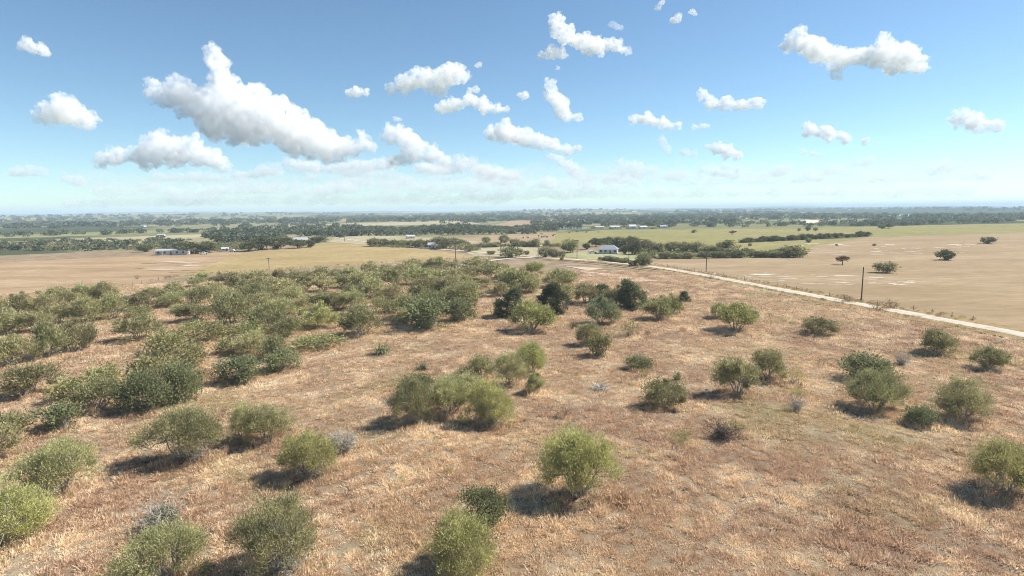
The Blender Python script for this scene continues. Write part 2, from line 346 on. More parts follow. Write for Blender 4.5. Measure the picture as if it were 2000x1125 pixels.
M_oak = leafmat('oak leaf', (.11, .12, .055), (.19, .19, .09), .3)
M_oakl = leafmat('light tree leaf', (.21, .205, .095), (.31, .30, .15), .35)
M_far = leafmat('far tree leaf', (.115, .135, .08), (.215, .23, .14), .3)

def mesquite(seed, nl, L, W, R=2.8, Ht=4.2, low=.30, ncl=60, mat=None, bush=0.0, spread=.42, sparse=0):
    g = np.random.default_rng(seed); th = g.uniform(0, 2*math.pi, ncl); rr = np.sqrt(g.uniform(.02, 1, ncl)); ph = g.uniform(0, 6.28, 4)
    lump = 1+.20*np.sin(2*th+ph[0])+.14*np.sin(3*th+ph[1])+.12*np.sin(5*th+ph[2])
    ztop = Ht*(low+(1-low)*np.sqrt(np.maximum(1-rr**2.4, 0))*.97); zbot = Ht*(np.where(rr > .5, .26+.26*(rr-.3), .34)*(1-bush)+.08*bush)
    u = g.uniform(0, 1, ncl)**(.40 if bush < .5 else .6); z = zbot+(ztop-zbot)*u; z += g.normal(0, .075*Ht, ncl)
    C = np.stack([rr*np.cos(th)*R*lump*.9, rr*np.sin(th)*R*lump*.9, np.maximum(z, .25)], -1)
    wt = g.uniform(.4, 1.6, ncl); cnt = np.maximum((nl*wt/wt.sum()).astype(int), 4); ci = np.repeat(np.arange(ncl), cnt); n = len(ci)
    sz = spread*(.45+1.0*g.random(ncl))
    P = C[ci]+g.normal(size=(n, 3))*np.stack([sz, sz, sz*.72], -1)[ci]
    out = unit(P-np.array([0, 0, Ht*.15])); D = unit(out*.7+np.array([0, 0, .45])+g.normal(size=(n, 3))*.55)
    P[:, 2] = np.maximum(P[:, 2], .08)
    V, Q = leaves(P, D, L, W, g); crown = npmesh('crown', V, Q, mat=mat or M_mesq)
    ns = g.integers(6, 10); paths = []; sa = g.uniform(0, 6.28)+np.arange(ns)*6.283/ns+g.normal(0, .25, ns)
    forks = []
    for s in sa:
        b = np.array([math.cos(s)*.3, math.sin(s)*.3, -.15]); q_ = g.uniform(.2, .55); f = np.array([math.cos(s)*R*q_, math.sin(s)*R*q_, Ht*g.uniform(.24, .42)])
        p = bent(b, f, g, 5, .07); paths.append((p, np.linspace(.105, .06, 5))); forks.append(f)
    forks = np.array(forks)
    for c in C:
        f = forks[np.argmin(np.linalg.norm(forks[:, :2]-c[:2], axis=1))]; p = bent(f, c, g, 4, .09); paths.append((p, np.array([.05, .034, .022, .01])))
        for q in range(2):
            e = c+g.normal(size=3)*spread*1.1; paths.append((bent(p[2], e, g, 3, .1), np.array([.018, .011, .005])))
    V, Q = tubes(paths, 4); trunk = npmesh('trunk', V, Q, mat=M_bark, smooth=True)
    return crown, trunk
def juniper(seed, nl, L, W, R=2.0, Ht=4.6, mat=None, tip=.75, lean=0):
    g = np.random.default_rng(seed); ncl = 90; z = g.uniform(.02, 1, ncl); th = g.uniform(0, 6.283, ncl); ph = g.uniform(0, 6.28, 3)
    env = np.where(z < .25, .8+.8*z, 1.0-((z-.25)/.75)**1.25*tip-.0)*np.where(z > .93, .6, 1); lump = 1+.18*np.sin(3*th+ph[0]+4*z)+.15*np.sin(5*th+ph[1]-6*z)
    rr = R*env*lump*np.sqrt(g.uniform(.25, 1, ncl)); C = np.stack([rr*np.cos(th)+lean*z*z, rr*np.sin(th), z*Ht*.95], -1)
    cnt = np.full(ncl, nl//ncl); ci = np.repeat(np.arange(ncl), cnt); n = len(ci)
    P = C[ci]+g.normal(size=(n, 3))*np.array([.26, .26, .2]); P[:, 2] = np.maximum(P[:, 2], .05)
    ax = np.stack([P[:, 0], P[:, 1], np.zeros(n)], -1); D = unit(unit(ax)*.8+np.array([0, 0, .5])+g.normal(size=(n, 3))*.4)
    V, Q = leaves(P, D, L, W, g); crown = npmesh('crown', V, Q, mat=mat or M_jun)
    paths = [(np.array([[0, 0, -.1], [.03, .02, Ht*.5], [lean*.8, 0, Ht*.93]]), np.array([.14, .08, .015]))]
    for c in C[::3]: paths.append((bent(np.array([lean*(c[2]/Ht)**2, 0, max(c[2]-.4, .1)]), c, g, 3, .05), np.array([.03, .02, .008])))
    V, Q = tubes(paths, 4); return crown, npmesh('trunk', V, Q, mat=M_barkd, smooth=True)
def leafybush(seed, nl, L, W, R=1.8, Ht=2.6, mat=None, ncl=50, spread=.34, bark=None):
    g = np.random.default_rng(seed); d = unit(g.normal(size=(ncl, 3))+np.array([0, 0, .35])); ph = g.uniform(0, 6.28, 3); th = np.arctan2(d[:, 1], d[:, 0])
    f = (.55+.42*g.random(ncl))*(1+.14*np.sin(3*th+ph[0])+.1*np.sin(5*th+ph[1])); C = d*f[:, None]*np.array([R, R, Ht*.5])+np.array([0, 0, Ht*.48]); C[:, 2] = np.maximum(C[:, 2], .18)
    ci = np.repeat(np.arange(ncl), nl//ncl); n = len(ci); P = C[ci]+g.normal(size=(n, 3))*spread*np.array([1, 1, .75]); P[:, 2] = np.maximum(P[:, 2], .05)
    D = unit(unit(P-np.array([0, 0, Ht*.3]))*.6+np.array([0, 0, .25])+g.normal(size=(n, 3))*.7)
    V, Q = leaves(P, D, L, W, g); crown = npmesh('crown', V, Q, mat=mat or M_leafy); paths = []
    for c in C: paths.append((bent(np.array([c[0]*.12, c[1]*.12, -.1]), c, g, 4, .1), np.array([.045, .03, .018, .006])))
    V, Q = tubes(paths, 4); return crown, npmesh('trunk', V, Q, mat=bark or M_bark, smooth=True)
def spiky(seed, n=90, R=1.3, Ht=1.5, W=.07, mat=None):
    g = np.random.default_rng(seed); V = []; Q = []; o = 0
    for i in range(n):
        a = g.uniform(0, 6.283); e = g.uniform(.5, 1.25); L = g.uniform(.6, 1.1); b = g.normal(size=3)*np.array([.2, .2, .02])*R*.8; b[2] = 0
        pts = [b+np.array([math.cos(a)*t*R*L*e, math.sin(a)*t*R*L*e, Ht*L*(t*1.35-1.1*e*t*t)*(.85+.35*(1-e))]) for t in (0, .35, .7, 1)]
        sd = np.array([-math.sin(a), math.cos(a), 0]); ww = (W, W*.9, W*.6, .005)
        for p, q in zip(pts, ww): V += [p+sd*q/2, p-sd*q/2]
        for k in range(3): Q.append((o+2*k, o+2*k+1, o+2*k+3, o+2*k+2))
        o += 8
    return npmesh('leaves', np.array(V), np.array(Q), mat=mat or M_spik)
def bareshrub(seed, n=70, R=1.4, Ht=1.9, rad=.03, mat=None):
    g = np.random.default_rng(seed); paths = []
    for i in range(n):
        a = g.uniform(0, 6.283); e = g.uniform(.2, 1)*R; b = np.array([g.normal()*.12*R, g.normal()*.12*R, -.05]); t = np.array([math.cos(a)*e, math.sin(a)*e, Ht*g.uniform(.3, 1)*(1-.3*e/R)])
        p = bent(b, t, g, 5, .1); paths.append((p, np.array([rad, rad*.8, rad*.6, rad*.4, .004])))
        for q in range(4):
            k = g.integers(2, 5); e2 = p[k]+g.normal(size=3)*np.array([.35, .35, .28]); e2[2] = max(e2[2], .05); paths.append((bent(p[k], e2, g, 3, .12), np.array([rad*.45, rad*.3, .003])))
    V, Q = tubes(paths, 3); return npmesh('branches', V, Q, mat=mat or M_twig, smooth=True)
def roundtree(seed, nl, L, W, R=3.6, Ht=7.0, low=.28, mat=None, ncl=34, squash=1):
    g = np.random.default_rng(seed); d = unit(g.normal(size=(ncl, 3))+np.array([0, 0, .25])); ph = g.uniform(0, 6.28, 3); th = np.arctan2(d[:, 1], d[:, 0])
    f = (.5+.42*g.random(ncl))*(1+.16*np.sin(2*th+ph[0])+.12*np.sin(4*th+ph[1])); hz = Ht*(1-low)/2
    C = d*f[:, None]*np.array([R, R, hz])+np.array([0, 0, Ht*low+hz*.98]); ci = np.repeat(np.arange(ncl), nl//ncl); n = len(ci)
    P = C[ci]+g.normal(size=(n, 3))*np.array([R*.17, R*.17, hz*.17]); D = unit(unit(P-C.mean(0))*.8+g.normal(size=(n, 3))*.6)
    V, Q = leaves(P, D, L, W, g); crown = npmesh('crown', V, Q, mat=mat or M_oak)
    paths = [(np.array([[0, 0, -.3], [.05, 0, Ht*low], [.1, .1, Ht*.6]]), np.array([.30, .22, .12]))]
    for c in C[:10]: paths.append((bent(np.array([.05, .03, Ht*low*1.05]), c, g, 3, .08), np.array([.12, .07, .03])))
    V, Q = tubes(paths, 5); return crown, npmesh('trunk', V, Q, mat=M_barkd, smooth=True)

# every prototype: list of (crown, trunk) variants, nominal width and height
PR = {}
PR['mesq_hi'] = ([mesquite(11+i, 18000, .25, .046, ncl=75+6*i, bush=(.08, .35, .15, .5, .25)[i]) for i in range(5)], 6.1, 4.5)
PR['mesqy_hi'] = ([mesquite(31+i, 21000, .24, .048, ncl=80, mat=M_mesqy, bush=(.38, .5)[i]) for i in range(2)], 6.1, 4.5)
PR['mesq'] = ([mesquite(51+i, 6500, .42, .095, ncl=52, bush=(.15, .5, .3, .45, .65, .25)[i], low=(.3, .35, .25, .3, .4, .3)[i]) for i in range(6)], 6.1, 4.5)
PR['mesqy'] = ([mesquite(61+i, 6500, .42, .095, ncl=52, mat=M_mesqy, bush=(.2, .4, .5)[i]) for i in range(3)], 6.1, 4.5)
PR['mesq_lo'] = ([mesquite(71+i, 3000, .6, .15, ncl=44, bush=(.15, .45, .3, .5, .2)[i], low=(.3, .4, .3, .35, .25)[i]) for i in range(5)], 6.1, 4.5)
PR['silv'] = ([mesquite(81+i, 5000, .36, .12, ncl=44, mat=M_silv, bush=.25) for i in range(2)], 6.1, 4.5)
PR['jun'] = ([juniper(91+i, 9000, .36, .10, lean=(0, .1, 1.2)[i], tip=(.78, .7, .85)[i]) for i in range(3)], 4.4, 4.7)
PR['leafy_hi'] = ([leafybush(101+i, 6500, .20, .085) for i in range(2)], 4.0, 3.0)
PR['leafy'] = ([leafybush(105+i, 3000, .28, .12) for i in range(3)], 4.0, 3.0)
PR['pale'] = ([leafybush(111+i, 1500, .34, .13, mat=M_palel, ncl=46, spread=.42) for i in range(4)], 4.2, 3.0)
PR['yel'] = ([leafybush(121+i, 800, .30, .07, mat=M_yel, ncl=30, spread=.4) for i in range(2)], 4.2, 3.0)
PR['brown'] = ([leafybush(131+i, 500, .26, .07, mat=M_brown, ncl=22, spread=.4, bark=M_barkd) for i in range(2)], 4.2, 3.0)
PR['oak'] = ([roundtree(141+i, 1300, .8, .46, low=(.12, .22, .06, .14)[i]) for i in range(4)], 7.6, 7.2)
PR['oakl'] = ([roundtree(151+i, 1200, .8, .44, mat=M_oakl, low=(.02, .10, .0)[i]) for i in range(3)], 7.6, 7.2)
PR['browntree'] = ([roundtree(161, 1000, .7, .36, mat=M_brown, low=.38)], 7.6, 7.2)
PR['far'] = ([roundtree(171+i, 260, 1.5, .8, mat=M_far, low=.12, ncl=24) for i in range(4)], 7.6, 7.2)
SPK = [spiky(181+i) for i in range(3)]; SPKD = [spiky(185, mat=M_twig, n=70)]
BARE = [bareshrub(191+i) for i in range(3)]; BARE_hi = [bareshrub(195+i, n=110, rad=.034) for i in range(2)]
BARED = [bareshrub(197, n=60, rad=.05, mat=M_barkd)]
print('protos', round(time.time()-T0, 1))
NAMES = {'mesq_hi': ('mesquite_tree', 'tree'), 'mesqy_hi': ('mesquite_tree', 'tree'), 'mesq': ('mesquite_tree', 'tree'), 'mesqy': ('mesquite_tree', 'tree'),
         'mesq_lo': ('mesquite_tree', 'tree'), 'silv': ('mesquite_tree', 'tree'), 'jun': ('juniper_tree', 'tree'), 'leafy_hi': ('leafy_bush', 'bush'), 'leafy': ('leafy_bush', 'bush'),
         'pale': ('pale_shrub', 'shrub'), 'yel': ('yellow_shrub', 'shrub'), 'brown': ('dry_weed', 'weed'), 'oak': ('oak_tree', 'tree'), 'oakl': ('hedgerow_tree', 'tree'),
         'browntree': ('brown_tree', 'tree'), 'far': ('valley_tree', 'tree')}
USE = {}; FEET = []
def plant(kind, x, y, wpx, hpx, label, group=None, var=None, rz=None):
    """stand a plant with its base at ground point seen at x, y; wpx, hpx its size in the photograph"""
    p, k = G(x, y); mpp = k/F; Wm = wpx*mpp; dep = math.atan2(H, math.hypot(p.x, p.y)); Hm = max((hpx*mpp-.18*Wm*math.sin(dep))/math.cos(dep), hpx*mpp*.5)
    if y > 560: FEET.append((p.x, p.y, Wm))
    vs, w0, h0 = PR[kind]; i = USE.get(kind, rng.randrange(len(vs))) if var is None else var; USE[kind] = (i+1) % len(vs)
    nm, cat = NAMES[kind]; sxy = Wm/w0
    o = thing(nm, label, cat, p, rng.uniform(0, 6.28) if rz is None else rz, (sxy*rng.uniform(.94, 1.06), sxy*rng.uniform(.94, 1.06), Hm/h0), group)
    cr, tr = vs[i % len(vs)]; part('crown', cr, o); part('trunk', tr, o); return o
def single(meshes, name, cat, partname, x, y, wpx, hpx, label, w0, h0, group=None):
    p, k = G(x, y); mpp = k/F; o = link(bpy.data.objects.new(name, rng.choice(meshes))); o.location = p; o.rotation_euler.z = rng.uniform(0, 6.28)
    s = wpx*mpp/w0; o.scale = (s, s, hpx*mpp/h0); return tag(o, label, cat, group)

# ================================================================== THE NEAR TREES AND SHRUBS
NEAR = [  # kind, x, base y, width, height, label
 ('mesqy_hi', 1128, 968, 150, 122, 'bright green feathery mesquite standing alone at bottom centre with round dark shadow'),
 ('leafy_hi', 942, 1026, 98, 76, 'dark green broad-leaved bush behind the bright round shrub at the bottom edge'),
 ('mesqy_hi', 906, 1116, 140, 108, 'bright round mesquite shrub at the bottom edge in front of the dark green bush'),
 ('mesq_hi', 542, 1112, 165, 132, 'wide olive mesquite at lower left with pale dead limbs low on its right'),
 ('mesq_hi', 318, 1140, 150, 108, 'thin straw-green mesquite in the lower left corner with bare pale limbs'),
 ('mesq_hi', 358, 898, 130, 98, 'wide olive mesquite with grey hanging stems at left, long shadow to its left'),
 ('mesq_hi', 478, 862, 62, 66, 'small grey-green mesquite touching the left side of a twin with pale forked trunk'),
 ('mesq_hi', 524, 866, 80, 74, 'olive mesquite with pale forked trunk beside a smaller grey-green one'),
 ('mesqy_hi', 602, 930, 112, 82, 'pale green mesquite with silvery twigs over oval shadow, left of centre'),
 ('mesq_hi', 804, 826, 84, 84, 'left front mesquite of the central clump, with white stems'),
 ('leafy_hi', 818, 786, 76, 56, 'green leafy bush at the back left of the central clump'),
 ('mesq_hi', 880, 812, 92, 76, 'middle mesquite of the central clump'),
 ('mesqy_hi', 956, 828, 86, 86, 'right front mesquite of the central clump, bright green above dark stems'),
 ('pale', 915, 772, 66, 48, 'pale mottled shrub at the back of the central clump'),
 ('mesq', 940, 738, 54, 42, 'small mesquite behind the central clump, left of two darker ones'),
 ('mesq_hi', 992, 752, 72, 60, 'mesquite with dark twiggy underside right behind the central clump'),
 ('mesqy_hi', 1036, 730, 68, 58, 'tallest bright mesquite at the right end behind the central clump'),
 ('mesq', 1044, 766, 40, 36, 'small pale mesquite shrub right of the central clump'),
 ('mesq', 1296, 795, 76, 56, 'lone vase-shaped mesquite with pale curved stems right of centre'),
 ('mesq', 1440, 770, 82, 72, 'round grey-green mesquite with dark shadow, the left of a pair at right'),
 ('mesq', 1500, 740, 66, 56, 'grey-green mesquite joined to the right of a rounder twin at right'),
 ('yel', 1552, 752, 50, 36, 'yellow-green wispy shrub right of the pair of grey-green mesquites'),
 ('leafy', 1690, 742, 84, 56, 'dark green bush at the right, behind the hazy mesquite at the picture edge'),
 ('mesq_hi', 1710, 796, 120, 70, 'broad hazy mesquite near the right edge with large soft shadow'),
 ('mesq', 1600, 654, 66, 32, 'low flat mesquite alone on the slope below the road'),
 ('mesqy', 1438, 646, 78, 54, 'bright-topped mesquite with dark base below the middle of the road'),
 ('mesq', 1402, 622, 36, 30, 'small mesquite touching the left of the bright-topped one below the road'),
 ('leafy', 1470, 632, 26, 26, 'small dark bush touching the right of the bright-topped mesquite below the road'),
 ('mesq', 1286, 624, 62, 42, 'mesquite with dark base left of the small dark juniper below the road'),
 ('mesqy', 1312, 612, 40, 34, 'small light green mesquite beside the small dark juniper below the road'),
 ('jun', 1335, 590, 26, 20, 'smallest dark juniper on the open slope below the road'),
 ('jun', 1240, 602, 62, 54, 'large dark juniper with its peak leaning right, right end of the dark row'),
 ('mesq', 1205, 598, 52, 40, 'grey-green mesquite touching the left of the leaning dark juniper'),
 ('jun', 1176, 592, 44, 36, 'dark ragged juniper in the middle of the dark row'),
 ('mesq', 1146, 594, 58, 40, 'green mesquite at the left end of the dark row'),
 ('silv', 1172, 634, 62, 50, 'silvery grey-green mesquite in front of the dark row'),
 ('mesq', 1196, 634, 32, 36, 'slim mesquite touching the right side of the silvery one'),
 ('mesq', 1150, 674, 48, 42, 'dark-stemmed mesquite at left of a pale yellow shrub'),
 ('pale', 1172, 696, 52, 48, 'pale yellow-green shrub in front of a dark-stemmed mesquite'),
 ('yel', 1230, 656, 44, 32, 'wispy yellow shrub right of the pale yellow-green shrub'),
 ('jun', 1080, 612, 58, 56, 'dark upright juniper right of centre, between two mesquites'),
 ('mesqy', 1038, 646, 80, 54, 'bright umbrella mesquite casting a big dark shadow in front of the dark junipers'),
 ('jun', 990, 618, 58, 54, 'dark conical juniper left of the bright umbrella mesquite'),
 ('mesq', 1092, 562, 68, 36, 'flat-topped mesquite behind the dark upright juniper'),
 ('pale', 1106, 584, 38, 30, 'pale shrub touching the right of the dark upright juniper'),
 ('mesq', 1003, 572, 74, 46, 'vase-shaped mesquite with forked trunk above the dark conical juniper'),
 ('mesq', 1032, 572, 48, 40, 'slender many-stemmed mesquite right of the forked vase-shaped one'),
 ('mesqy', 1043, 538, 42, 26, 'small round mesquite on the right edge of the thicket near the driveway'),
 ('leafy', 470, 744, 76, 52, 'round green leafy bush at the front edge of the left thicket'),
 ('leafy', 550, 722, 64, 44, 'dark green leafy bush right of the round one at the thicket front'),
 ('mesq', 482, 694, 54, 42, 'small vase-shaped mesquite behind the round green leafy bush'),
 ('leafy_hi', 352, 786, 84, 84, 'right half of the big dark leafy bush at the left edge'),
 ('leafy_hi', 284, 802, 92, 78, 'left half of the big dark leafy bush at the left edge'),
 ('pale', 306, 760, 96, 76, 'pale mottled shrub rising behind the big dark leafy bush at left'),
 ('pale', 362, 716, 86, 50, 'pale cluttered shrub right behind the big dark leafy bush'),
 ('pale', 330, 690, 80, 50, 'pale shrub with dark gaps at left, behind two mottled ones'),
 ('pale', 405, 668, 66, 42, 'pale round speckled shrub in a gap of the left thicket'),
 ('pale', 484, 664, 70, 40, 'pale arching shrub right of the round speckled one'),
 ('brown', 418, 738, 52, 26, 'grey-brown weeds left of the round green leafy bush'),
 ('pale', 446, 690, 46, 32, 'small straw-coloured shrub left of the small vase-shaped mesquite'),
 ('mesq', 272, 664, 76, 48, 'mesquite with dark underside at the left edge of the photograph'),
 ('pale', 272, 622, 52, 26, 'pale speckled shrub at the left edge above a dark-bottomed mesquite'),
 ('mesq', 536, 702, 60, 44, 'mesquite behind the dark green leafy bush at the thicket front'),
 ('mesqy', 622, 641, 66, 46, 'bright yellow-green vase mesquite at the front of the thicket'),
 ('mesq', 706, 656, 78, 56, 'spreading mesquite with dark twigs below at the thicket front, left of the spiky clump'),
 ('pale', 618, 676, 110, 26, 'long low straw-coloured shrub in front of the bright vase mesquite'),
 ('pale', 762, 612, 56, 30, 'pale low shrub left of the big dark leafy clump in the middle'),
 ('mesq', 794, 634, 50, 32, 'small mesquite over shadow at left of the big dark clump'),
 ('leafy', 838, 642, 92, 62, 'big dark leafy clump under a mesquite crown in the middle of the picture'),
 ('leafy', 898, 628, 58, 48, 'dark green leafy bush at the right end of the middle clump'),
 ('mesq', 824, 622, 84, 62, 'flat-topped mesquite rising out of the big dark leafy clump'),
 ('mesq', 900, 606, 84, 56, 'spreading mesquite rising behind the right end of the middle clump'),
 ('pale', 862, 612, 42, 46, 'pale leafy shrub between the two mesquites of the middle clump'),
 ('leafy', 1246, 720, 48, 28, 'low dark green bush right of centre, above a small straw shrub'),
 ('yel', 1258, 738, 32, 22, 'small straw shrub below the low dark green bush'),
]
for kd, x, y, wd, hh, lb in NEAR: plant(kd, x, y, wd*1.04, hh*1.06, lb)
SP = [(SPK, 'spiky_plant', 745, 692, 56, 38, 'spiky dark green plant with arching leaves right of the thicket front'),
      (SPK, 'spiky_plant', 826, 722, 34, 24, 'small spiky plant behind the left of the central clump'),
      (SPK, 'spiky_plant', 903, 730, 40, 30, 'spiky grey plant just behind the central clump'),
      (SPK, 'spiky_plant', 1322, 742, 32, 28, 'small dark spiky plant above the lone vase-shaped mesquite'),
      (SPKD, 'spiky_plant', 1172, 762, 52, 26, 'dead grey spiky plant alone on the open grass at centre right')]
for ms, nm, x, y, wd, hh, lb in SP: single(ms, nm, 'plant', '', x, y, wd, hh, lb, 2.4, 1.5, 'spiky plants on the open grass')
BS = [(BARE_hi, 666, 882, 76, 52, 'tangle of bare grey twigs right behind the pale green mesquite'), (BARE, 1556, 802, 44, 38, 'bare grey-brown twiggy shrub at right, below the yellow-green wispy one'),
      (BARE_hi, 312, 1036, 100, 74, 'half-dead shrub with white arching twigs at lower left'), (BARED, 1410, 856, 80, 42, 'thin dry twiggy shrub on the brown grass at lower right'),
      (BARED, 1230, 1000, 6, 4, 'tiny dark twiggy stub'), (BARE, 1760, 712, 40, 30, 'bare twiggy shrub outside the right edge bush'), (BARE, 556, 1112, 130, 50, 'pale dead limbs lying at the foot of the wide olive mesquite at lower left'),
      (BARE, 610, 932, 80, 52, 'silvery dead stems under the pale green mesquite left of centre'), (BARE, 372, 900, 80, 56, 'grey hanging dead stems under the wide olive mesquite at left'),
      (BARE, 955, 830, 70, 50, 'grey dead stems under the right front mesquite of the central clump'), (BARE, 810, 828, 60, 46, 'white dead stems under the left front mesquite of the central clump')]
for ms, x, y, wd, hh, lb in BS:
    if wd > 10: single(ms, 'bare_shrub', 'shrub', '', x, y, wd, hh, lb, 2.9, 1.9, 'bare twiggy shrubs')
plant('leafy_hi', 318, 1030, 62, 46, 'low green bush inside the half-dead white-twigged shrub at lower left')
WD = [(1120, 642, 26, 20, 'small brown weed right of the bright umbrella mesquite'), (944, 583, 14, 9, 'tiny brown weed on the bare ground right of the middle clump'), (1105, 812, 34, 18, 'brown weed clump on the grass right of the central clump'),
      (1610, 714, 30, 18, 'brown weed below the low flat mesquite at right'), (1334, 648, 18, 11, 'dark brown weed below the small junipers'), (1265, 655, 12, 12, 'thin dark weed right of the wispy yellow shrub'), (1218, 976, 28, 14, 'dark tuft right of the lone mesquite at bottom centre'),
      (560, 846, 60, 26, 'brown-green weeds between two mesquites at left'), (1655, 590, 38, 16, 'brown bush beside the road near the right pole'), (1712, 607, 46, 20, 'dark brown bush on the road verge at the right edge'), (1738, 604, 34, 22, 'reddish bush at the right edge on the road verge'),
      (268, 545, 14, 8, 'small brown bush in the reddish field at the far left'), (1390, 545, 18, 10, 'dry weed on the near verge of the road below the pole'), (1505, 620, 26, 12, 'brown weed on the slope right of the bright-topped mesquite'),
      (1560, 775, 40, 20, 'low russet weed below the yellow-green wispy shrub'), (445, 815, 60, 18, 'russet weed patch above the twin mesquites at left'), (1440, 845, 50, 24, 'greenish weed clump at lower right'), (1330, 862, 70, 26, 'yellowish weed patch right of the lone mesquite at bottom centre')]
for x, y, wd, hh, lb in WD: plant('brown' if 'yellow' not in lb and 'green' not in lb else 'yel', x, y, wd, hh, lb)

# thicket rows: x, base y, width, height
ROWS = {
 'along the far edge of the thicket': [(292, 583, 46, 20), (342, 578, 50, 24), (383, 560, 32, 18), (396, 551, 30, 16), (433, 556, 40, 18), (453, 548, 36, 16), (478, 549, 30, 14), (507, 548, 40, 18), (546, 552, 36, 22), (577, 552, 40, 20), (604, 549, 36, 20), (628, 544, 40, 20), (655, 545, 36, 18), (682, 546, 42, 20), (720, 536, 34, 19), (752, 538, 38, 20), (783, 537, 34, 18), (806, 533, 56, 24), (850, 532, 58, 24), (887, 534, 42, 20), (926, 526, 48, 20), (931, 512, 22, 10)],
 'in the second row of the thicket': [(268, 606, 66, 28), (330, 600, 56, 30), (386, 594, 60, 32), (421, 583, 56, 28), (464, 566, 46, 24), (482, 578, 48, 26), (512, 566, 50, 26), (532, 577, 52, 30), (557, 578, 56, 30), (600, 566, 46, 24), (634, 570, 52, 28), (672, 562, 46, 26), (706, 564, 56, 30), (735, 560, 44, 26), (771, 562, 52, 32), (816, 556, 60, 30), (850, 558, 54, 30), (884, 562, 66, 34), (914, 548, 54, 26), (962, 546, 70, 30), (990, 552, 52, 28), (945, 562, 40, 18)],
 'in the middle rows of the thicket': [(455, 634, 82, 56), (382, 628, 64, 34), (446, 600, 56, 32), (500, 594, 64, 36), (520, 650, 76, 50), (522, 613, 66, 38), (548, 622, 56, 36), (572, 594, 54, 30), (586, 614, 46, 28), (622, 604, 60, 34), (655, 606, 54, 32), (692, 604, 56, 34), (730, 582, 58, 34), (764, 586, 50, 28), (830, 586, 72, 38), (876, 586, 70, 40), (905, 580, 70, 38), (560, 660, 60, 36), (500, 682, 44, 34), (975, 580, 44, 24)],
}
PALEROW = [(690, 583, 46, 32), (665, 596, 44, 28), (742, 600, 40, 24), (786, 604, 44, 26), (700, 618, 44, 26), (872, 560, 36, 20), (905, 560, 34, 18), (940, 582, 22, 12), (812, 604, 40, 24), (350, 612, 40, 22), (375, 648, 50, 24), (440, 656, 46, 24), (588, 640, 40, 24), (660, 628, 36, 20)]
extra = {}
for nm, x0, x1, st, f in (('along the far edge of the thicket', -90, 250, 44, lambda x: 588+(250-x)*.16), ('in the second row of the thicket', -90, 235, 56, lambda x: 614+(250-x)*.17), ('in the middle rows of the thicket', -110, 215, 66, lambda x: 668+(250-x)*.2)):
    x = x0
    while x < x1:
        y = f(x)+rng.uniform(-6, 6); ROWS[nm].append((x, y, st*rng.uniform(1, 1.3), .19*(y-418)*rng.uniform(.85, 1.15))); x += st*rng.uniform(.8, 1.15)
for row, L in ROWS.items():
    for i, (x, y, wd, hh) in enumerate(sorted(L)):
        kd = 'mesq' if y > 585 else 'mesq_lo'
        plant(kd, x, y, wd*.97, hh*1.16, f'olive mesquite, {ordinal(i+1)} from the left {row}', 'olive mesquites of the thicket')
for i, (x, y, wd, hh) in enumerate(sorted(PALEROW)):
    plant('pale', x, y, wd, hh, f'pale speckled shrub among the mesquites, {ordinal(i+1)} from the left of those inside the thicket', 'pale shrubs inside the thicket')
MARG = [('mesq', 196, 800, 90, 66), ('pale', 205, 752, 70, 46), ('leafy', 118, 838, 80, 54), ('mesq', 60, 770, 100, 66), ('pale', 150, 776, 90, 50), ('mesq_hi', 120, 960, 140, 110), ('mesqy_hi', 20, 1060, 150, 120), ('pale', 10, 850, 90, 50), ('mesq', -40, 900, 120, 80),
        ('mesq', 1830, 690, 72, 50), ('mesq_hi', 1880, 820, 110, 80), ('mesqy_hi', 1960, 960, 130, 100), ('mesq', 1930, 720, 66, 44), ('leafy', 1800, 830, 60, 40)]
for i, (kd, x, y, wd, hh) in enumerate(sorted(MARG, key=lambda a: a[1])):
    sd = 'left' if x < 1000 else 'right'
    plant(kd, x, y, wd, hh, f"{ {'leafy_hi':'dark leafy bush','leafy':'dark leafy bush','pale':'pale shrub','mesq':'olive mesquite','mesq_hi':'large olive mesquite','mesqy_hi':'bright mesquite'}[kd]} at the far {sd}, {ordinal(i+1 if x < 1000 else i-8)} from the left of the outer {sd} group", 'outer shrubs')
print('near', round(time.time()-T0, 1))

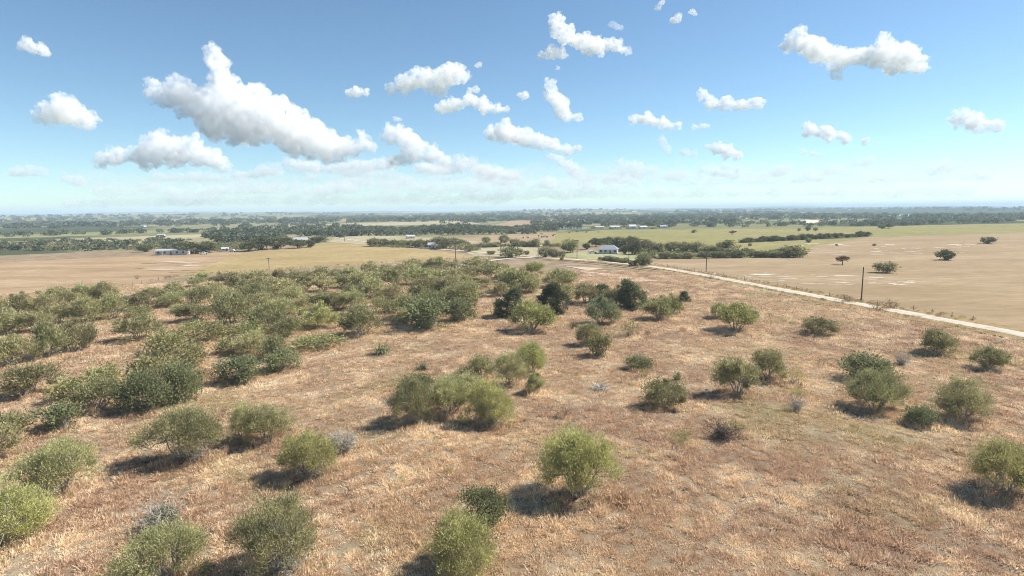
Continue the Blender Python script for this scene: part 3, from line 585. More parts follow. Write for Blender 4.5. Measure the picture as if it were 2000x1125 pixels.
# ================================================================== MID-DISTANCE TREES
MID = [  # group phrase, kind, list of x, base, w, h
 ('beside the long white trailer home at far left', 'oak', [(283, 492, 26, 13), (374, 496, 44, 21), (400, 494, 40, 22), (352, 488, 26, 12), (425, 472, 26, 13)]),
 ('on the far edge of the golden field', 'oak', [(486, 491, 30, 18), (512, 488, 36, 23), (541, 486, 34, 20), (582, 485, 28, 15), (603, 483, 24, 13), (560, 476, 24, 12), (620, 474, 22, 12)]),
 ('in the hedgerow behind the golden field', 'oakl', [(731, 481, 24, 15), (748, 480, 22, 13), (768, 480, 24, 11), (786, 480, 22, 11), (803, 481, 20, 12), (818, 483, 22, 15), (834, 484, 20, 14), (850, 477, 22, 13), (866, 486, 28, 21), (884, 478, 24, 13), (902, 478, 18, 10), (916, 492, 18, 15), (950, 474, 16, 11), (944, 483, 26, 8), (966, 482, 30, 9)]),
 ('around the driveway crossing beyond the thicket', 'oakl', [(985, 474, 18, 15), (1006, 482, 18, 15), (1023, 482, 16, 11), (1043, 482, 26, 15), (1068, 481, 12, 11), (995, 503, 36, 20), (1016, 499, 12, 11), (1029, 498, 10, 8), (1066, 503, 24, 19), (1082, 503, 18, 16), (1098, 503, 11, 12), (1114, 493, 34, 24), (960, 497, 14, 7)]),
 ('around the grey-roofed house', 'oak', [(1145, 487, 16, 11), (1164, 482, 26, 15), (1186, 478, 26, 14), (1212, 490, 40, 26), (1233, 487, 34, 22), (1222, 496, 20, 16), (1240, 497, 24, 22)]),
 ('in the long tree belt right of the house', 'oakl', [(1263, 489, 28, 20), (1286, 492, 24, 16), (1310, 490, 28, 17), (1335, 492, 30, 18), (1360, 493, 28, 19), (1384, 495, 26, 14), (1417, 489, 34, 19), (1298, 505, 26, 12), (1322, 505, 22, 11), (1346, 505, 24, 12), (1376, 504, 26, 13), (1404, 504, 26, 13), (1434, 503, 36, 17), (1463, 502, 14, 10), (1480, 503, 20, 12), (1496, 503, 18, 11), (1519, 503, 22, 13), (1541, 502, 44, 21), (1400, 496, 24, 14)]),
 ('of bushes along the road below the house', 'oakl', [(1186, 511, 20, 11), (1202, 512, 18, 10), (1217, 514, 16, 8), (1255, 519, 30, 21), (1236, 519, 16, 9), (1172, 508, 10, 6), (1098, 508, 8, 6)]),
 ('in the hedgerow across the right pastures', 'oak', [(1452+i*12.6+rng.uniform(-3, 3), 474-i*.62, rng.uniform(12, 19), rng.uniform(6, 10.5)) for i in range(20)]),
]
KLAB = {'oak': 'dark tree', 'oakl': 'olive tree'}
for ph, kd, L in MID:
    for i, (x, y, wd, hh) in enumerate(sorted(L)):
        plant(kd, x, y, wd*1.18, hh*1.1, f'{KLAB[kd]}, {ordinal(i+1)} from the left {ph}', 'trees '+ph)
for kd, x, y, wd, hh, lb in [('browntree', 1645, 517, 24, 18, 'small brown tree alone in the pink field'), ('oakl', 1732, 533, 38, 22, 'round green tree alone at the right edge of the pink field'),
    ('browntree', 1431, 459, 14, 9, 'brown tree standing alone in the green pasture'), ('oakl', 1355, 455, 12, 7, 'small pale tree alone in the middle of the green pasture'), ('oak', 1578, 451, 11, 9, 'round dark tree at the right of the green pasture'),
    ('oakl', 1593, 451, 8, 7, 'small tree right of the round dark one in the pasture'), ('oakl', 1560, 452, 6, 7, 'slim tree left of the round dark one in the pasture'), ('oakl', 1579, 474, 11, 10, 'small tree below the hedgerow in the right pasture'), ('oakl', 1465, 481, 7, 6, 'tiny tree below the left end of the right hedgerow'),
    ('oak', 1722, 447, 14, 8, 'left tree of the dark clump at the far right'), ('oak', 1736, 446, 18, 10, 'right tree of the dark clump at the far right'), ('oakl', 1708, 480, 9, 4, 'low bush among the chalky scrapes at right'), ('oakl', 1634, 480, 6, 4, 'tiny bush among the chalky scrapes'),
    ('oak', 1846, 508, 34, 20, 'dark tree beyond the right of the pink field'), ('oak', 1930, 476, 26, 14, 'far dark tree beyond the right pasture')]:
    plant(kd, x, y, wd, hh, lb)
# far tree belt across the valley: individuals
belt = []
for row, (y0, hh) in enumerate(((461, 17), (455, 15), (450, 12))):
    x = 600+row*40
    while x < 1045+row*45:
        t = (x-600)/500; y = y0-(5.5 if row == 0 else 4.5)*max(0, t-.15)+rng.uniform(-.8, .8); wd = rng.uniform(13, 20)-row*2
        belt.append((x, y, wd, hh*rng.uniform(.75, 1.12)*(.8+.2*math.sin(x*.03)))); x += wd*rng.uniform(.5, .8)
for i, (x, y, wd, hh) in enumerate(sorted(belt)):
    plant('far', x, y, wd, hh, f'dark tree, {ordinal(i+1)} from the left in the tree belt across the valley', 'trees in the belt across the valley')
print('mid', round(time.time()-T0, 1), len(belt))

# ---- stuff scattered with geometry nodes
def scatter(name, pts, rots, scl, idx, meshes, label):
    col = bpy.data.collections.new(name+'_source')
    for i, me in enumerate(meshes):
        col.objects.link(bpy.data.objects.new(f'{name}_piece_{i}', me))
    me = bpy.data.meshes.new(name); me.vertices.add(len(pts)); me.vertices.foreach_set('co', np.asarray(pts, np.float32).ravel())
    a = me.attributes.new('rot', 'FLOAT_VECTOR', 'POINT'); a.data.foreach_set('vector', np.asarray(rots, np.float32).ravel())
    a = me.attributes.new('scl', 'FLOAT_VECTOR', 'POINT'); a.data.foreach_set('vector', np.asarray(scl, np.float32).ravel())
    a = me.attributes.new('pick', 'INT', 'POINT'); a.data.foreach_set('value', np.asarray(idx, np.int32))
    o = link(bpy.data.objects.new(name, me)); o['kind'] = 'stuff'; o['label'] = label
    ng = bpy.data.node_groups.new(name, 'GeometryNodeTree'); ng.interface.new_socket('Geometry', in_out='INPUT', socket_type='NodeSocketGeometry'); ng.interface.new_socket('Geometry', in_out='OUTPUT', socket_type='NodeSocketGeometry')
    gi = ng.nodes.new('NodeGroupInput'); go = ng.nodes.new('NodeGroupOutput'); ip = ng.nodes.new('GeometryNodeInstanceOnPoints'); ci = ng.nodes.new('GeometryNodeCollectionInfo')
    ci.inputs[0].default_value = col; ci.inputs[1].default_value = True; ci.inputs[2].default_value = True
    def at(n, t):
        q = ng.nodes.new('GeometryNodeInputNamedAttribute'); q.data_type = t; q.inputs[0].default_value = n; return q.outputs[0]
    ng.links.new(gi.outputs[0], ip.inputs['Points']); ng.links.new(ci.outputs[0], ip.inputs['Instance']); ip.inputs['Pick Instance'].default_value = True
    ng.links.new(at('pick', 'INT'), ip.inputs['Instance Index']); ng.links.new(at('rot', 'FLOAT_VECTOR'), ip.inputs['Rotation']); ng.links.new(at('scl', 'FLOAT_VECTOR'), ip.inputs['Scale'])
    ng.links.new(ip.outputs[0], go.inputs[0]); md = o.modifiers.new('scatter', 'NODES'); md.node_group = ng; return o
def canopy(seed, nl=70):
    g = np.random.default_rng(seed); d = unit(g.normal(size=(nl, 3))+np.array([0, 0, .5])); P = d*np.array([3.6, 3.6, 2.8])*g.uniform(.6, 1, (nl, 1))+np.array([0, 0, 3.0]); P[:, 2] = np.maximum(P[:, 2], .2)
    V, Q = leaves(P, unit(d+g.normal(size=(nl, 3))*.8), 2.6, 1.7, g); return npmesh('canopy', V, Q, mat=M_far)
CAN = [canopy(201+i) for i in range(4)]
WOODS = [  # polygons in the picture: x0, x1, y top/bottom at both ends, count, size
 (-150, 372, 477, 491, 469, 490, 330, .55), (-150, 470, 463, 468, 449, 452, 300, .7), (400, 560, 460, 466, 452, 459, 240, .8), (430, 545, 466, 474, 462, 472, 160, .7), (470, 660, 442, 466, 438, 460, 430, .75),
 (-150, 480, 438, 450, 428, 441, 620, .85), (240, 760, 424, 434, 421, 429, 700, 1.1), (1040, 1320, 434, 442, 430, 441, 640, .85), (1300, 1800, 416, 441, 412, 438, 850, .65), (1180, 1800, 440, 446, 437, 441, 260, .65), (1150, 1440, 425, 438, 420, 436, 500, .9),
 (620, 700, 459, 466, 458, 464, 60, .7), (940, 1240, 420, 430, 416, 426, 420, 1.2), (860, 1010, 433, 437, 430, 434, 120, 1.0), (720, 930, 427, 430, 425, 428, 160, 1.1), (1700, 2200, 425, 441, 412, 430, 900, .9)]
pts = []; rots = []; scl = []; idx = []
for x0, x1, a0, b0, a1, b1, n, s in WOODS:
    for i in range(n):
        t = rng.random(); x = x0+(x1-x0)*t; y = (a0+(a1-a0)*t)+(b0-a0+((b1-a1)-(b0-a0))*t)*rng.random()
        if math.sin(x*.075+y*.9)+math.sin(x*.031-y*1.7+1.3) < .25: continue
        if 1555 < x < 1780 and 417 < y < 432: continue
        p, k = G(x, y); r = s*rng.uniform(.6, 1.35)
        pts.append(p); rots.append((0, 0, rng.uniform(0, 6.28))); scl.append((r*1.15, r*1.15, r*rng.uniform(.75, 1.1))); idx.append(rng.randrange(4))
for i in range(5600):                                 # scattered trees and woods out to the ridges
    d = 1400*(13000/1400)**rng.random(); a = rng.uniform(-.85, .85); x, y = d*math.sin(a), d*math.cos(a)
    if math.sin(x*.0021+1)+math.sin(y*.0013+x*.0008)+math.sin(x*.005-y*.002+2) < (.25 if x < .28*y else -.9): continue
    r = rng.uniform(.8, 1.6); pts.append((x, y, hgt(x, y)-.3)); rots.append((0, 0, rng.uniform(0, 6.28))); scl.append((r*1.6, r*1.6, r)); idx.append(rng.randrange(4))
scatter('far_woods', pts, rots, scl, idx, CAN, 'dark green woods and scrub spread over the valley')

# scrub: low bushes filling the foot of the hedgerows and the rough ground
def bushlet(seed, nl=60):
    g = np.random.default_rng(seed); d = unit(g.normal(size=(nl, 3))+np.array([0, 0, .6])); P = d*np.array([3.2, 3.2, 2.6])*g.uniform(.5, 1, (nl, 1)); P[:, 2] = np.abs(P[:, 2])+.1
    V, Q = leaves(P, unit(d+g.normal(size=(nl, 3))*.8), 1.9, 1.1, g); return npmesh('bushlet', V, Q, mat=M_oakl)
BUL = [bushlet(211+i) for i in range(4)]
SCRUB = [(-150, 372, 474, 491, 468, 488, 520, .5), (395, 480, 476, 491, 474, 488, 130, .4), (430, 560, 458, 474, 455, 472, 220, .5), (1245, 1570, 489, 504.5, 492, 502.5, 210, .42), (722, 935, 475, 482, 476, 490, 150, .4), (1170, 1262, 506, 510, 511, 517, 40, .35), (1448, 1692, 472, 474.5, 460.5, 463, 130, .45), (975, 1120, 479, 483, 480, 484, 60, .4), (560, 640, 466, 476, 463, 473, 80, .4), (1150, 1300, 443, 448, 443, 447, 60, .5)]
pts = []; rots = []; scl = []; idx = []
for x0, x1, a0, b0, a1, b1, n_, sz in SCRUB:
    for i in range(n_):
        t = rng.random(); x = x0+(x1-x0)*t; y = (a0+(a1-a0)*t)+(b0-a0+((b1-a1)-(b0-a0))*t)*rng.random(); p, k = G(x, y); r = sz*rng.uniform(.5, 1.4)
        pts.append(p); rots.append((0, 0, rng.uniform(0, 6.28))); scl.append((r*1.2, r*1.2, r*rng.uniform(.7, 1.2))); idx.append(rng.randrange(4))
scatter('valley_scrub', pts, rots, scl, idx, BUL, 'low olive scrub along the hedgerows and rough ground of the valley')
# ---- dry grass
M_tuft, n, out = newmat('dry grass'); c = grass_color(n, 1.36)
g_ = n.nodes.new('ShaderNodeNewGeometry'); vr = n.nodes.new('ShaderNodeMapRange'); vr.inputs[3].default_value = .72; vr.inputs[4].default_value = 1.3; n.links.new(g_.outputs['Random Per Island'], vr.inputs[0])
hs = n.nodes.new('ShaderNodeHueSaturation'); n.links.new(c, hs.inputs['Color']); n.links.new(vr.outputs[0], hs.inputs['Value'])
d_ = n.nodes.new('ShaderNodeBsdfDiffuse'); t_ = n.nodes.new('ShaderNodeBsdfTranslucent'); x_ = n.nodes.new('ShaderNodeMixShader'); x_.inputs[0].default_value = .35
n.links.new(hs.outputs[0], d_.inputs[0]); n.links.new(hs.outputs[0], t_.inputs[0]); n.links.new(d_.outputs[0], x_.inputs[1]); n.links.new(t_.outputs[0], x_.inputs[2]); n.links.new(x_.outputs[0], out.inputs[0])
def tuft(seed, nb, R, Hh, W):
    g = np.random.default_rng(seed); a = g.uniform(0, 6.283, nb); rr = np.sqrt(g.random(nb))*R
    P = np.stack([rr*np.cos(a), rr*np.sin(a), np.full(nb, -.03)], -1); D = unit(np.stack([np.cos(a)*rr/R*.8+.25, np.sin(a)*rr/R*.8, np.full(nb, .75)], -1)+g.normal(size=(nb, 3))*.38)
    D[:, 2] = np.abs(D[:, 2]); V, Q = leaves(P, D, Hh, W, g); return npmesh('tuft', V, Q, mat=M_tuft)
TUF = [tuft(221+i, 60, .32, .20, .030) for i in range(4)]+[tuft(231+i, 70, .55, .34, .05) for i in range(2)]
pts = []; rots = []; scl = []; idx = []
RP = np.array([(p.x, p.y) for p in RQ])
for r0_, r1_, den, big in ((28, 62, 14, 0), (62, 115, 8.0, 0), (115, 235, 2.0, 1)):
    n_ = int(.88*(r1_**2-r0_**2)*den); rr = np.sqrt(nr.uniform(r0_**2, r1_**2, n_)); an = nr.uniform(-.86, .86, n_); X = rr*np.sin(an); Y = rr*np.cos(an)
    cl = np.sin(X*.55+1.7*np.sin(Y*.31))+np.sin(Y*.63+1.4*np.sin(X*.27+2)); c2 = np.sin(X*2.3+2.1*np.sin(Y*1.3+X*.4))+np.sin(Y*2.7+1.9*np.sin(X*1.7-Y*.5))
    keep = nr.random(n_) < np.clip(.55+.16*cl+.30*c2, .06, 1)
    if big: keep &= (np.abs(X)*.0+Y < 1e9)
    X, Y, c2 = X[keep], Y[keep], c2[keep]
    if r1_ > 100:
        dm = np.min(np.hypot(X[:, None]-RP[None, ::2, 0], Y[:, None]-RP[None, ::2, 1]), 1); k2 = dm > 5.5
        # nothing beyond the road or beyond the far edge of the lot
        side = np.interp(X, RP[::-1, 0] if RP[0, 0] > RP[-1, 0] else RP[:, 0], RP[::-1, 1] if RP[0, 0] > RP[-1, 0] else RP[:, 1], left=1e9, right=0); k2 &= Y < side
        X, Y, c2 = X[k2], Y[k2], c2[k2]
    Z = height(X, Y); m = len(X); s = nr.uniform(.65, 1.3, m)*(1.25 if big else 1)*(1+.16*c2)
    pts.append(np.stack([X, Y, Z], -1)); rots.append(np.stack([np.zeros(m), np.zeros(m), nr.uniform(0, 6.28, m)], -1)); scl.append(np.stack([s, s, s*nr.uniform(.6, 1.25, m)], -1)); idx.append(nr.integers(4, 6, m) if big else np.where(nr.random(m) < .12, nr.integers(4, 6, m), nr.integers(0, 4, m)))
pts = np.concatenate(pts); print('tufts', len(pts))
scatter('dry_grass', pts, np.concatenate(rots), np.concatenate(scl), np.concatenate(idx), TUF, 'tufts of dry straw-coloured grass covering the near pasture')
WEED = [PR['brown'][0][0][0], PR['yel'][0][0][0], SPK[0]]
pts = []; rots = []; scl = []; idx = []
for i in range(420):
    r = math.sqrt(rng.uniform(32**2, 190**2)); a = rng.uniform(-.84, .84); x, y = r*math.sin(a), r*math.cos(a)
    sy = np.interp(x, np.sort(RP[:, 0]), RP[np.argsort(RP[:, 0]), 1], left=1e9, right=0)
    if y > sy-6 or (x < -60 and y > 150): continue
    s = rng.uniform(.06, .22); pts.append((x, y, hgt(x, y))); rots.append((0, 0, rng.uniform(0, 6.28))); scl.append((s*1.3, s*1.3, s)); idx.append(rng.choice((0, 0, 0, 1, 1, 2)))
scatter('small_weeds', pts, rots, scl, idx, WEED, 'small russet and yellow weeds dotted over the dry pasture')
pts = []; rots = []; scl = []; idx = []
for x, y, wm in FEET:
    for i in range(int(10+6*wm)):
        a = rng.uniform(0, 6.28); r = wm*.5*rng.uniform(.15, 1.15); X_, Y_ = x+r*math.cos(a), y+r*math.sin(a); q = rng.random()
        s = rng.uniform(.8, 1.7) if q < .72 else rng.uniform(.07, .2); pts.append((X_, Y_, hgt(X_, Y_))); rots.append((0, 0, rng.uniform(0, 6.28))); scl.append((s, s, s*rng.uniform(.9, 1.7))); idx.append(rng.randrange(3) if q < .72 else rng.choice((3, 3, 4, 5)))
scatter('undergrowth', pts, rots, scl, idx, TUF[3:]+[PR['brown'][0][0][0], PR['yel'][0][1][0], BARE[0]], 'taller dry grass, weeds and twigs round the feet of the bushes')
print('scatter', round(time.time()-T0, 1))
# ================================================================== POLES, FENCES, BUILDINGS, VEHICLES, CATTLE
def boxm(bm, x0, x1, y0, y1, z0, z1):
    v = [bm.verts.new(p) for p in ((x0, y0, z0), (x1, y0, z0), (x1, y1, z0), (x0, y1, z0), (x0, y0, z1), (x1, y0, z1), (x1, y1, z1), (x0, y1, z1))]
    for f in ((3, 2, 1, 0), (4, 5, 6, 7), (0, 1, 5, 4), (1, 2, 6, 5), (2, 3, 7, 6), (3, 0, 4, 7)): bm.faces.new([v[i] for i in f])
def box(name, ex, mat, parent, bev=0):
    bm = bmesh.new(); boxm(bm, *ex)
    if bev: bmesh.ops.bevel(bm, geom=bm.edges[:], offset=bev, segments=2, affect='EDGES')
    me = bpy.data.meshes.new(name); bm.to_mesh(me); bm.free(); me.materials.append(mat); return part(name, me, parent)
def poly(name, V, Fc, mat, parent):
    me = bpy.data.meshes.new(name); me.from_pydata(V, [], Fc); me.materials.append(mat); return part(name, me, parent)
M_wood = plain('weathered wood', (.12, .095, .075), .9, .1, var=.3); M_post = plain('grey post wood', (.22, .19, .155), .9, .1, var=.3)
M_wire = plain('fence wire', (.25, .24, .23), .5, .4, .6); M_insul = plain('insulator', (.45, .45, .43), .3, .5)
M_white = plain('white siding', (.58, .57, .54), .7, .2, var=.05); M_cream = plain('cream siding', (.62, .57, .48), .7, .2, var=.06)
M_metal = plain('pale metal roof', (.52, .52, .52), .45, .4, .2, var=.06); M_greyroof = plain('blue grey shingle', (.26, .28, .30), .85, .2, var=.15); M_brownroof = plain('brown shingle', (.22, .17, .13), .85, .2)
M_win = plain('window glass', (.035, .045, .055), .15, .6); M_paint = plain('white car paint', (.78, .78, .77), .3, .5, var=.02); M_dark = plain('dark paint', (.05, .055, .065), .3, .5); M_tyre = plain('tyre', (.03, .03, .03), .9, .1)
POLES = [(526, 527, 503, 'short pale pole at the edge of the golden field on the left'), (890, 513, 473, 'dark utility pole behind the middle of the thicket'), (978, 497, 465, 'utility pole left of the driveway crossing'), (1051, 500, 474, 'thin utility pole just left of the driveway crossing'),
         (1127, 506, 468, 'utility pole left of the grey-roofed house'), (1228, 517, 478, 'utility pole in front of the tree right of the grey-roofed house'), (1379, 532, 489, 'utility pole beside the middle of the gravel road'), (1682, 589, 522, 'tall utility pole beside the road at right'), (673, 472, 456, 'far utility pole beyond the golden field'), (2010, 664, 560, 'utility pole beside the road outside the right bushes')]
for x, y, yt, lb in POLES:
    p, k = G(x, y); hh = (y-yt)*k/F/math.cos(math.atan2(H, p.length)); o = thing('utility_pole', lb, 'utility pole', p, math.radians(-25), None, 'utility poles')
    V, Q = tubes([(np.array([[0, 0, -.5], [0, 0, hh*.5], [0.0, 0, hh]]), np.array([.17, .145, .11]))], 8); me = npmesh('pole', V, Q, mat=M_wood if x != 526 else M_post, smooth=True)
    part('shaft', me, o)
    if x in (1682, 1051): continue
    box('crossarm', (-1.2, 1.2, -.26, -.125, hh-.58, hh-.42), M_wood, o)
    for sx in (-1.0, -.45, .45, 1.0): box('insulator', (sx-.06, sx+.06, -.25, -.14, hh-.418, hh-.22), M_insul, o, .02)
    if x in (526, 1127): box('transformer', (-.2, .2, .15, .55, hh-1.9, hh-1.0), M_insul, o, .06)
def fence(pix, lb, step=5.0, hp=1.25):
    P = [Vector((G(x, y)[0].x, G(x, y)[0].y, 0)) for x, y in pix]; o = thing('wire_fence', lb, 'fence', P[0]); pts = []
    me = bpy.data.meshes.new('post'); bm = bmesh.new(); bmesh.ops.create_cone(bm, cap_ends=True, segments=6, radius1=.075, radius2=.06, depth=hp+.3, matrix=Matrix.Translation((0, 0, (hp-.3)/2))); bm.to_mesh(me); bm.free(); me.materials.append(M_post)
    for a, b in zip(P, P[1:]):
        kk = max(1, int((b-a).length/step)); pts += [a.lerp(b, i/kk) for i in range(kk)]
    pts.append(P[-1])
    for q in pts: c = part('post', me, o, (q.x-P[0].x, q.y-P[0].y, 0)); c.rotation_euler = (rng.uniform(-.04, .04), rng.uniform(-.04, .04), 0); c.scale.z = rng.uniform(.9, 1.1)
    for z in (.35, .65, .95, 1.15):
        V, Q = tubes([(np.array([(q.x-P[0].x, q.y-P[0].y, z) for q in pts]), np.full(len(pts), .008))], 3); part('wire', npmesh('wire', V, Q, mat=M_wire), o)
fence([(240, 562), (340, 542), (440, 533), (526, 528.5), (620, 522.5), (700, 518), (790, 512), (890, 506.5), (935, 502)], 'wire fence with grey posts along the near edge of the golden field', 4.5)
fence([(1268, 517), (1330, 526), (1400, 538), (1500, 556), (1620, 579), (1750, 601), (1900, 628)], 'wire fence with grey posts on the far side of the gravel road', 4.0)
# weeds grown up along the field fence and the verge
pts = []; rots = []; scl = []; idx = []
for pix, dens in (([(300, 549), (340, 541), (440, 532.5), (526, 528), (620, 522), (700, 517.3), (790, 511.5), (890, 506)], 1.1), ([(1275, 517), (1400, 537.2), (1500, 555), (1640, 582), (1760, 602), (1900, 627)], .9), ([(1140, 510.5), (1290, 527.5), (1400, 547.5), (1560, 579), (1750, 616), (1900, 645)], 1.1), ([(1290, 521), (1400, 540), (1560, 570), (1750, 605), (1900, 632)], .7)):
    P = [G(x, y)[0] for x, y in pix]
    for a, b in zip(P, P[1:]):
        for i in range(int((b-a).length*dens)):
            q = a.lerp(b, rng.random()); s = rng.uniform(.12, .34); pts.append((q.x+rng.gauss(0, .7), q.y+rng.gauss(0, .7), .02)); rots.append((0, 0, rng.uniform(0, 6.28))); scl.append((s, s, s*.9)); idx.append(rng.choice((0, 0, 1)))
scatter('verge_weeds', pts, rots, scl, idx, [PR['brown'][0][1][0], PR['yel'][0][1][0]], 'brown weeds grown along the fence lines')

def house(name, lb, x, y, wpx, hpx, rz, wall, roof, depth=.6, eave=.55, hip=0, wins=3, door=True, porch=False, cat='house'):
    p, k = G(x, y); W = wpx*k/F; Hh = hpx*k/F; D = W*depth; e = Hh*eave; o = thing(name, lb, cat, p, rz)
    box('wall', (-W/2, W/2, 0, D, -.2, e), wall, o); ov = .35
    if hip: V = [(-W/2-ov, -ov, e), (W/2+ov, -ov, e), (W/2+ov, D+ov, e), (-W/2-ov, D+ov, e), (-W/2+hip*W, D/2, Hh), (W/2-hip*W, D/2, Hh)]
    else: V = [(-W/2-ov, -ov, e), (W/2+ov, -ov, e), (W/2+ov, D+ov, e), (-W/2-ov, D+ov, e), (-W/2-ov, D/2, Hh), (W/2+ov, D/2, Hh)]
    V = [(a, b, c+.03) for a, b, c in V]
    poly('roof', V, [(0, 1, 5, 4), (2, 3, 4, 5), (1, 2, 5), (3, 0, 4), (3, 2, 1, 0)], roof, o)
    n = wins+(1 if door else 0)
    for i in range(n):
        cx = -W/2+(i+.5)*W/n
        if door and i == n//2:
            dr = box('door', (cx-.5, cx+.5, -.05, .02, 0, 2.05), M_brownroof, o); box('handle', (cx+.33, cx+.42, -.09, -.052, .95, 1.05), M_insul, dr)
        else:
            wn = box('window', (cx-.6, cx+.6, -.04, .02, .95, min(2.1, e-.2)), M_win, o); box('frame', (cx-.7, cx+.7, -.03, .01, .82, .947), M_white, wn)
    if porch:
        box('porch_roof', (-W*.5, -W*.2, -2.2, -.36, e-.35, e-.2), roof, o); box('post', (-W*.5+.1, -W*.5+.25, -2.1, -1.95, -.1, e-.352), M_white, o); box('post', (-W*.22, -W*.22+.15, -2.1, -1.95, -.1, e-.352), M_white, o)
    return o
house('trailer_home', 'long low white trailer home with dark porch at the far edge of the reddish field', 334, 498, 58, 11, .08, M_white, M_metal, .30, .80, 0, 4, True, True)
house('farm_house', 'grey-roofed white house among dark trees beyond the road', 1187, 496, 36, 17, -.25, M_white, M_greyroof, .8, .5, .22, 3, True)
house('farm_house', 'house with pale metal roof behind the trees at the far edge of the golden field', 585, 473, 26, 9, .1, M_cream, M_metal, .5, .5, 0, 3)
house('shed', 'small shed with bright white roof in the hedgerow behind the golden field', 843, 486, 14, 12, .0, M_cream, M_metal, .8, .62, 0, 1, cat='shed')
house('shed', 'white shed left of the dark trees beside the trailer home', 440, 491, 12, 8, .5, M_white, M_metal, 1, .6, 0, 1, cat='shed')
for x, y, wd, hh, lb in [(633, 457, 14, 4, 'leftmost small white farm building before the tree belt'), (694, 458, 16, 4, 'second small white farm building before the tree belt'), (752, 458, 10, 3, 'third small white farm building before the tree belt'), (803, 466, 16, 7, 'tan farm building in the strip before the tree belt'),
    (1172, 446, 18, 4, 'leftmost white barn on the rise beyond the green pasture'), (1202, 447, 18, 6, 'second white barn on the rise beyond the green pasture'), (1236, 447, 14, 8, 'white gabled barn in the middle of the rise beyond the green pasture'), (1258, 447, 16, 6, 'fourth white barn on the rise beyond the green pasture'), (1297, 445, 14, 5, 'rightmost white barn on the rise beyond the green pasture'),
    (277, 443, 10, 4, 'small white barn in the far fields at left'), (314, 461, 12, 4, 'small pale barn in the tree line at left'), (322, 418.5, 12, 2.2, 'white roof on the far ridge at left')]:
    house('barn', lb, x, y, wd, hh, rng.uniform(-.5, .5), M_cream if 'tan' in lb or 'pale' in lb else M_white, M_metal, .6, .6, 0, 1, False, cat='barn')
for i, (x, y, wd, hh) in enumerate([(1413, 419, 12, 3), (1408, 426, 7, 2), (1424, 425, 8, 2), (1240, 418, 10, 2.2), (1310, 419, 9, 2), (1660, 414.5, 6, 2), (1478, 428, 5, 2), (1535, 421, 5, 1.6)]):
    p, k = G(x, y); house('farm_building', f'far white building, {ordinal(i+1)} largest of those scattered over the right hills', x, y, wd, hh, rng.uniform(-.4, .4), M_white, M_metal, .5, .6, 0, 2, False, cat='building')['group'] = 'far buildings on the right hills'
def car(lb, x, y, rz, mat, pickup=False):
    p, _ = G(x, y); o = thing('parked_car' if not pickup else 'pickup_truck', lb, 'car' if not pickup else 'truck', (p.x, p.y, p.z+.06), rz)
    prof = [(-2.3, .35), (2.3, .35), (2.35, .8), (1.1, .95), (-2.3, 1.0)]
    V = [(a, s, b) for s in (-.9, .9) for a, b in prof]; n5 = 5; poly('body', V, [tuple(range(5)), tuple(range(9, 4, -1))]+[(i, i+5, (i+1) % 5+5, (i+1) % 5) for i in range(5)], mat, o)
    cab = [(1.0, .96), (.45, 1.5), (-.5 if pickup else -1.6, 1.52), (-.8 if pickup else -2.1, 1.0)]; V = [(a, s, b) for s in (-.78, .78) for a, b in cab]
    poly('cabin', V, [(0, 1, 2, 3), (7, 6, 5, 4)]+[(i, i+4, (i+1) % 4+4, (i+1) % 4) for i in range(4)], mat, o)
    for s in (-1, 1): box('window', (-.45 if pickup else -1.5, .5, s*.79-.01, s*.79+.01, 1.06, 1.42), M_win, o)
    bm = bmesh.new(); bmesh.ops.create_cone(bm, cap_ends=True, segments=14, radius1=.34, radius2=.34, depth=.22, matrix=Matrix.Rotation(math.pi/2, 4, 'X')); me = bpy.data.meshes.new('wheel'); bm.to_mesh(me); bm.free(); me.materials.append(M_tyre)
    for sx in (-1.45, 1.45):
        for sy in (-.82, .82): part('wheel', me, o, (sx, sy, .34))
    for sy in (-.6, .6): box('headlight', (2.3, 2.36, sy-.15, sy+.15, .6, .75), M_insul, o)
car('white car parked left of the grey-roofed house', 1157, 495, .3, M_paint); car('white pickup parked right of the trailer home', 398, 497, .4, M_paint, True); car('white car parked beside the shed right of the trailer home', 456, 492, -.2, M_paint); car('dark pickup parked before the small white-roofed shed', 846, 488, .2, M_dark, True)
# cattle
def cow_mesh(mat):
    J = [(0, 0, 1.05, .33), (.55, 0, 1.1, .31), (-.6, 0, 1.08, .30), (.95, 0, 1.25, .19), (1.25, 0, 1.3, .15), (1.5, 0, 1.12, .10),
         (.5, .2, .75, .12), (.5, .22, .35, .065), (.5, .22, .03, .06), (.5, -.2, .75, .12), (.5, -.22, .35, .065), (.5, -.22, .03, .06),
         (-.6, .2, .75, .14), (-.68, .22, .4, .07), (-.62, .22, .03, .06), (-.6, -.2, .75, .14), (-.68, -.22, .4, .07), (-.62, -.22, .03, .06), (-.9, 0, 1.2, .05), (-.97, 0, .7, .03), (1.18, .2, 1.36, .04), (1.18, -.2, 1.36, .04)]
    E_ = [(0, 1), (0, 2), (1, 3), (3, 4), (4, 5), (1, 6), (6, 7), (7, 8), (1, 9), (9, 10), (10, 11), (2, 12), (12, 13), (13, 14), (2, 15), (15, 16), (16, 17), (2, 18), (18, 19), (4, 20), (4, 21)]
    me = bpy.data.meshes.new('cow'); me.from_pydata([j[:3] for j in J], E_, []); o = link(bpy.data.objects.new('cow_build', me)); o.modifiers.new('skin', 'SKIN')
    for v, j in zip(me.skin_vertices[0].data, J): v.radius = (j[3], j[3])
    me.skin_vertices[0].data[0].use_root = True; sb = o.modifiers.new('s', 'SUBSURF'); sb.levels = 1
    m2 = bpy.data.meshes.new_from_object(o.evaluated_get(bpy.context.evaluated_depsgraph_get())); bpy.data.objects.remove(o); m2.materials.clear(); m2.materials.append(mat); return m2
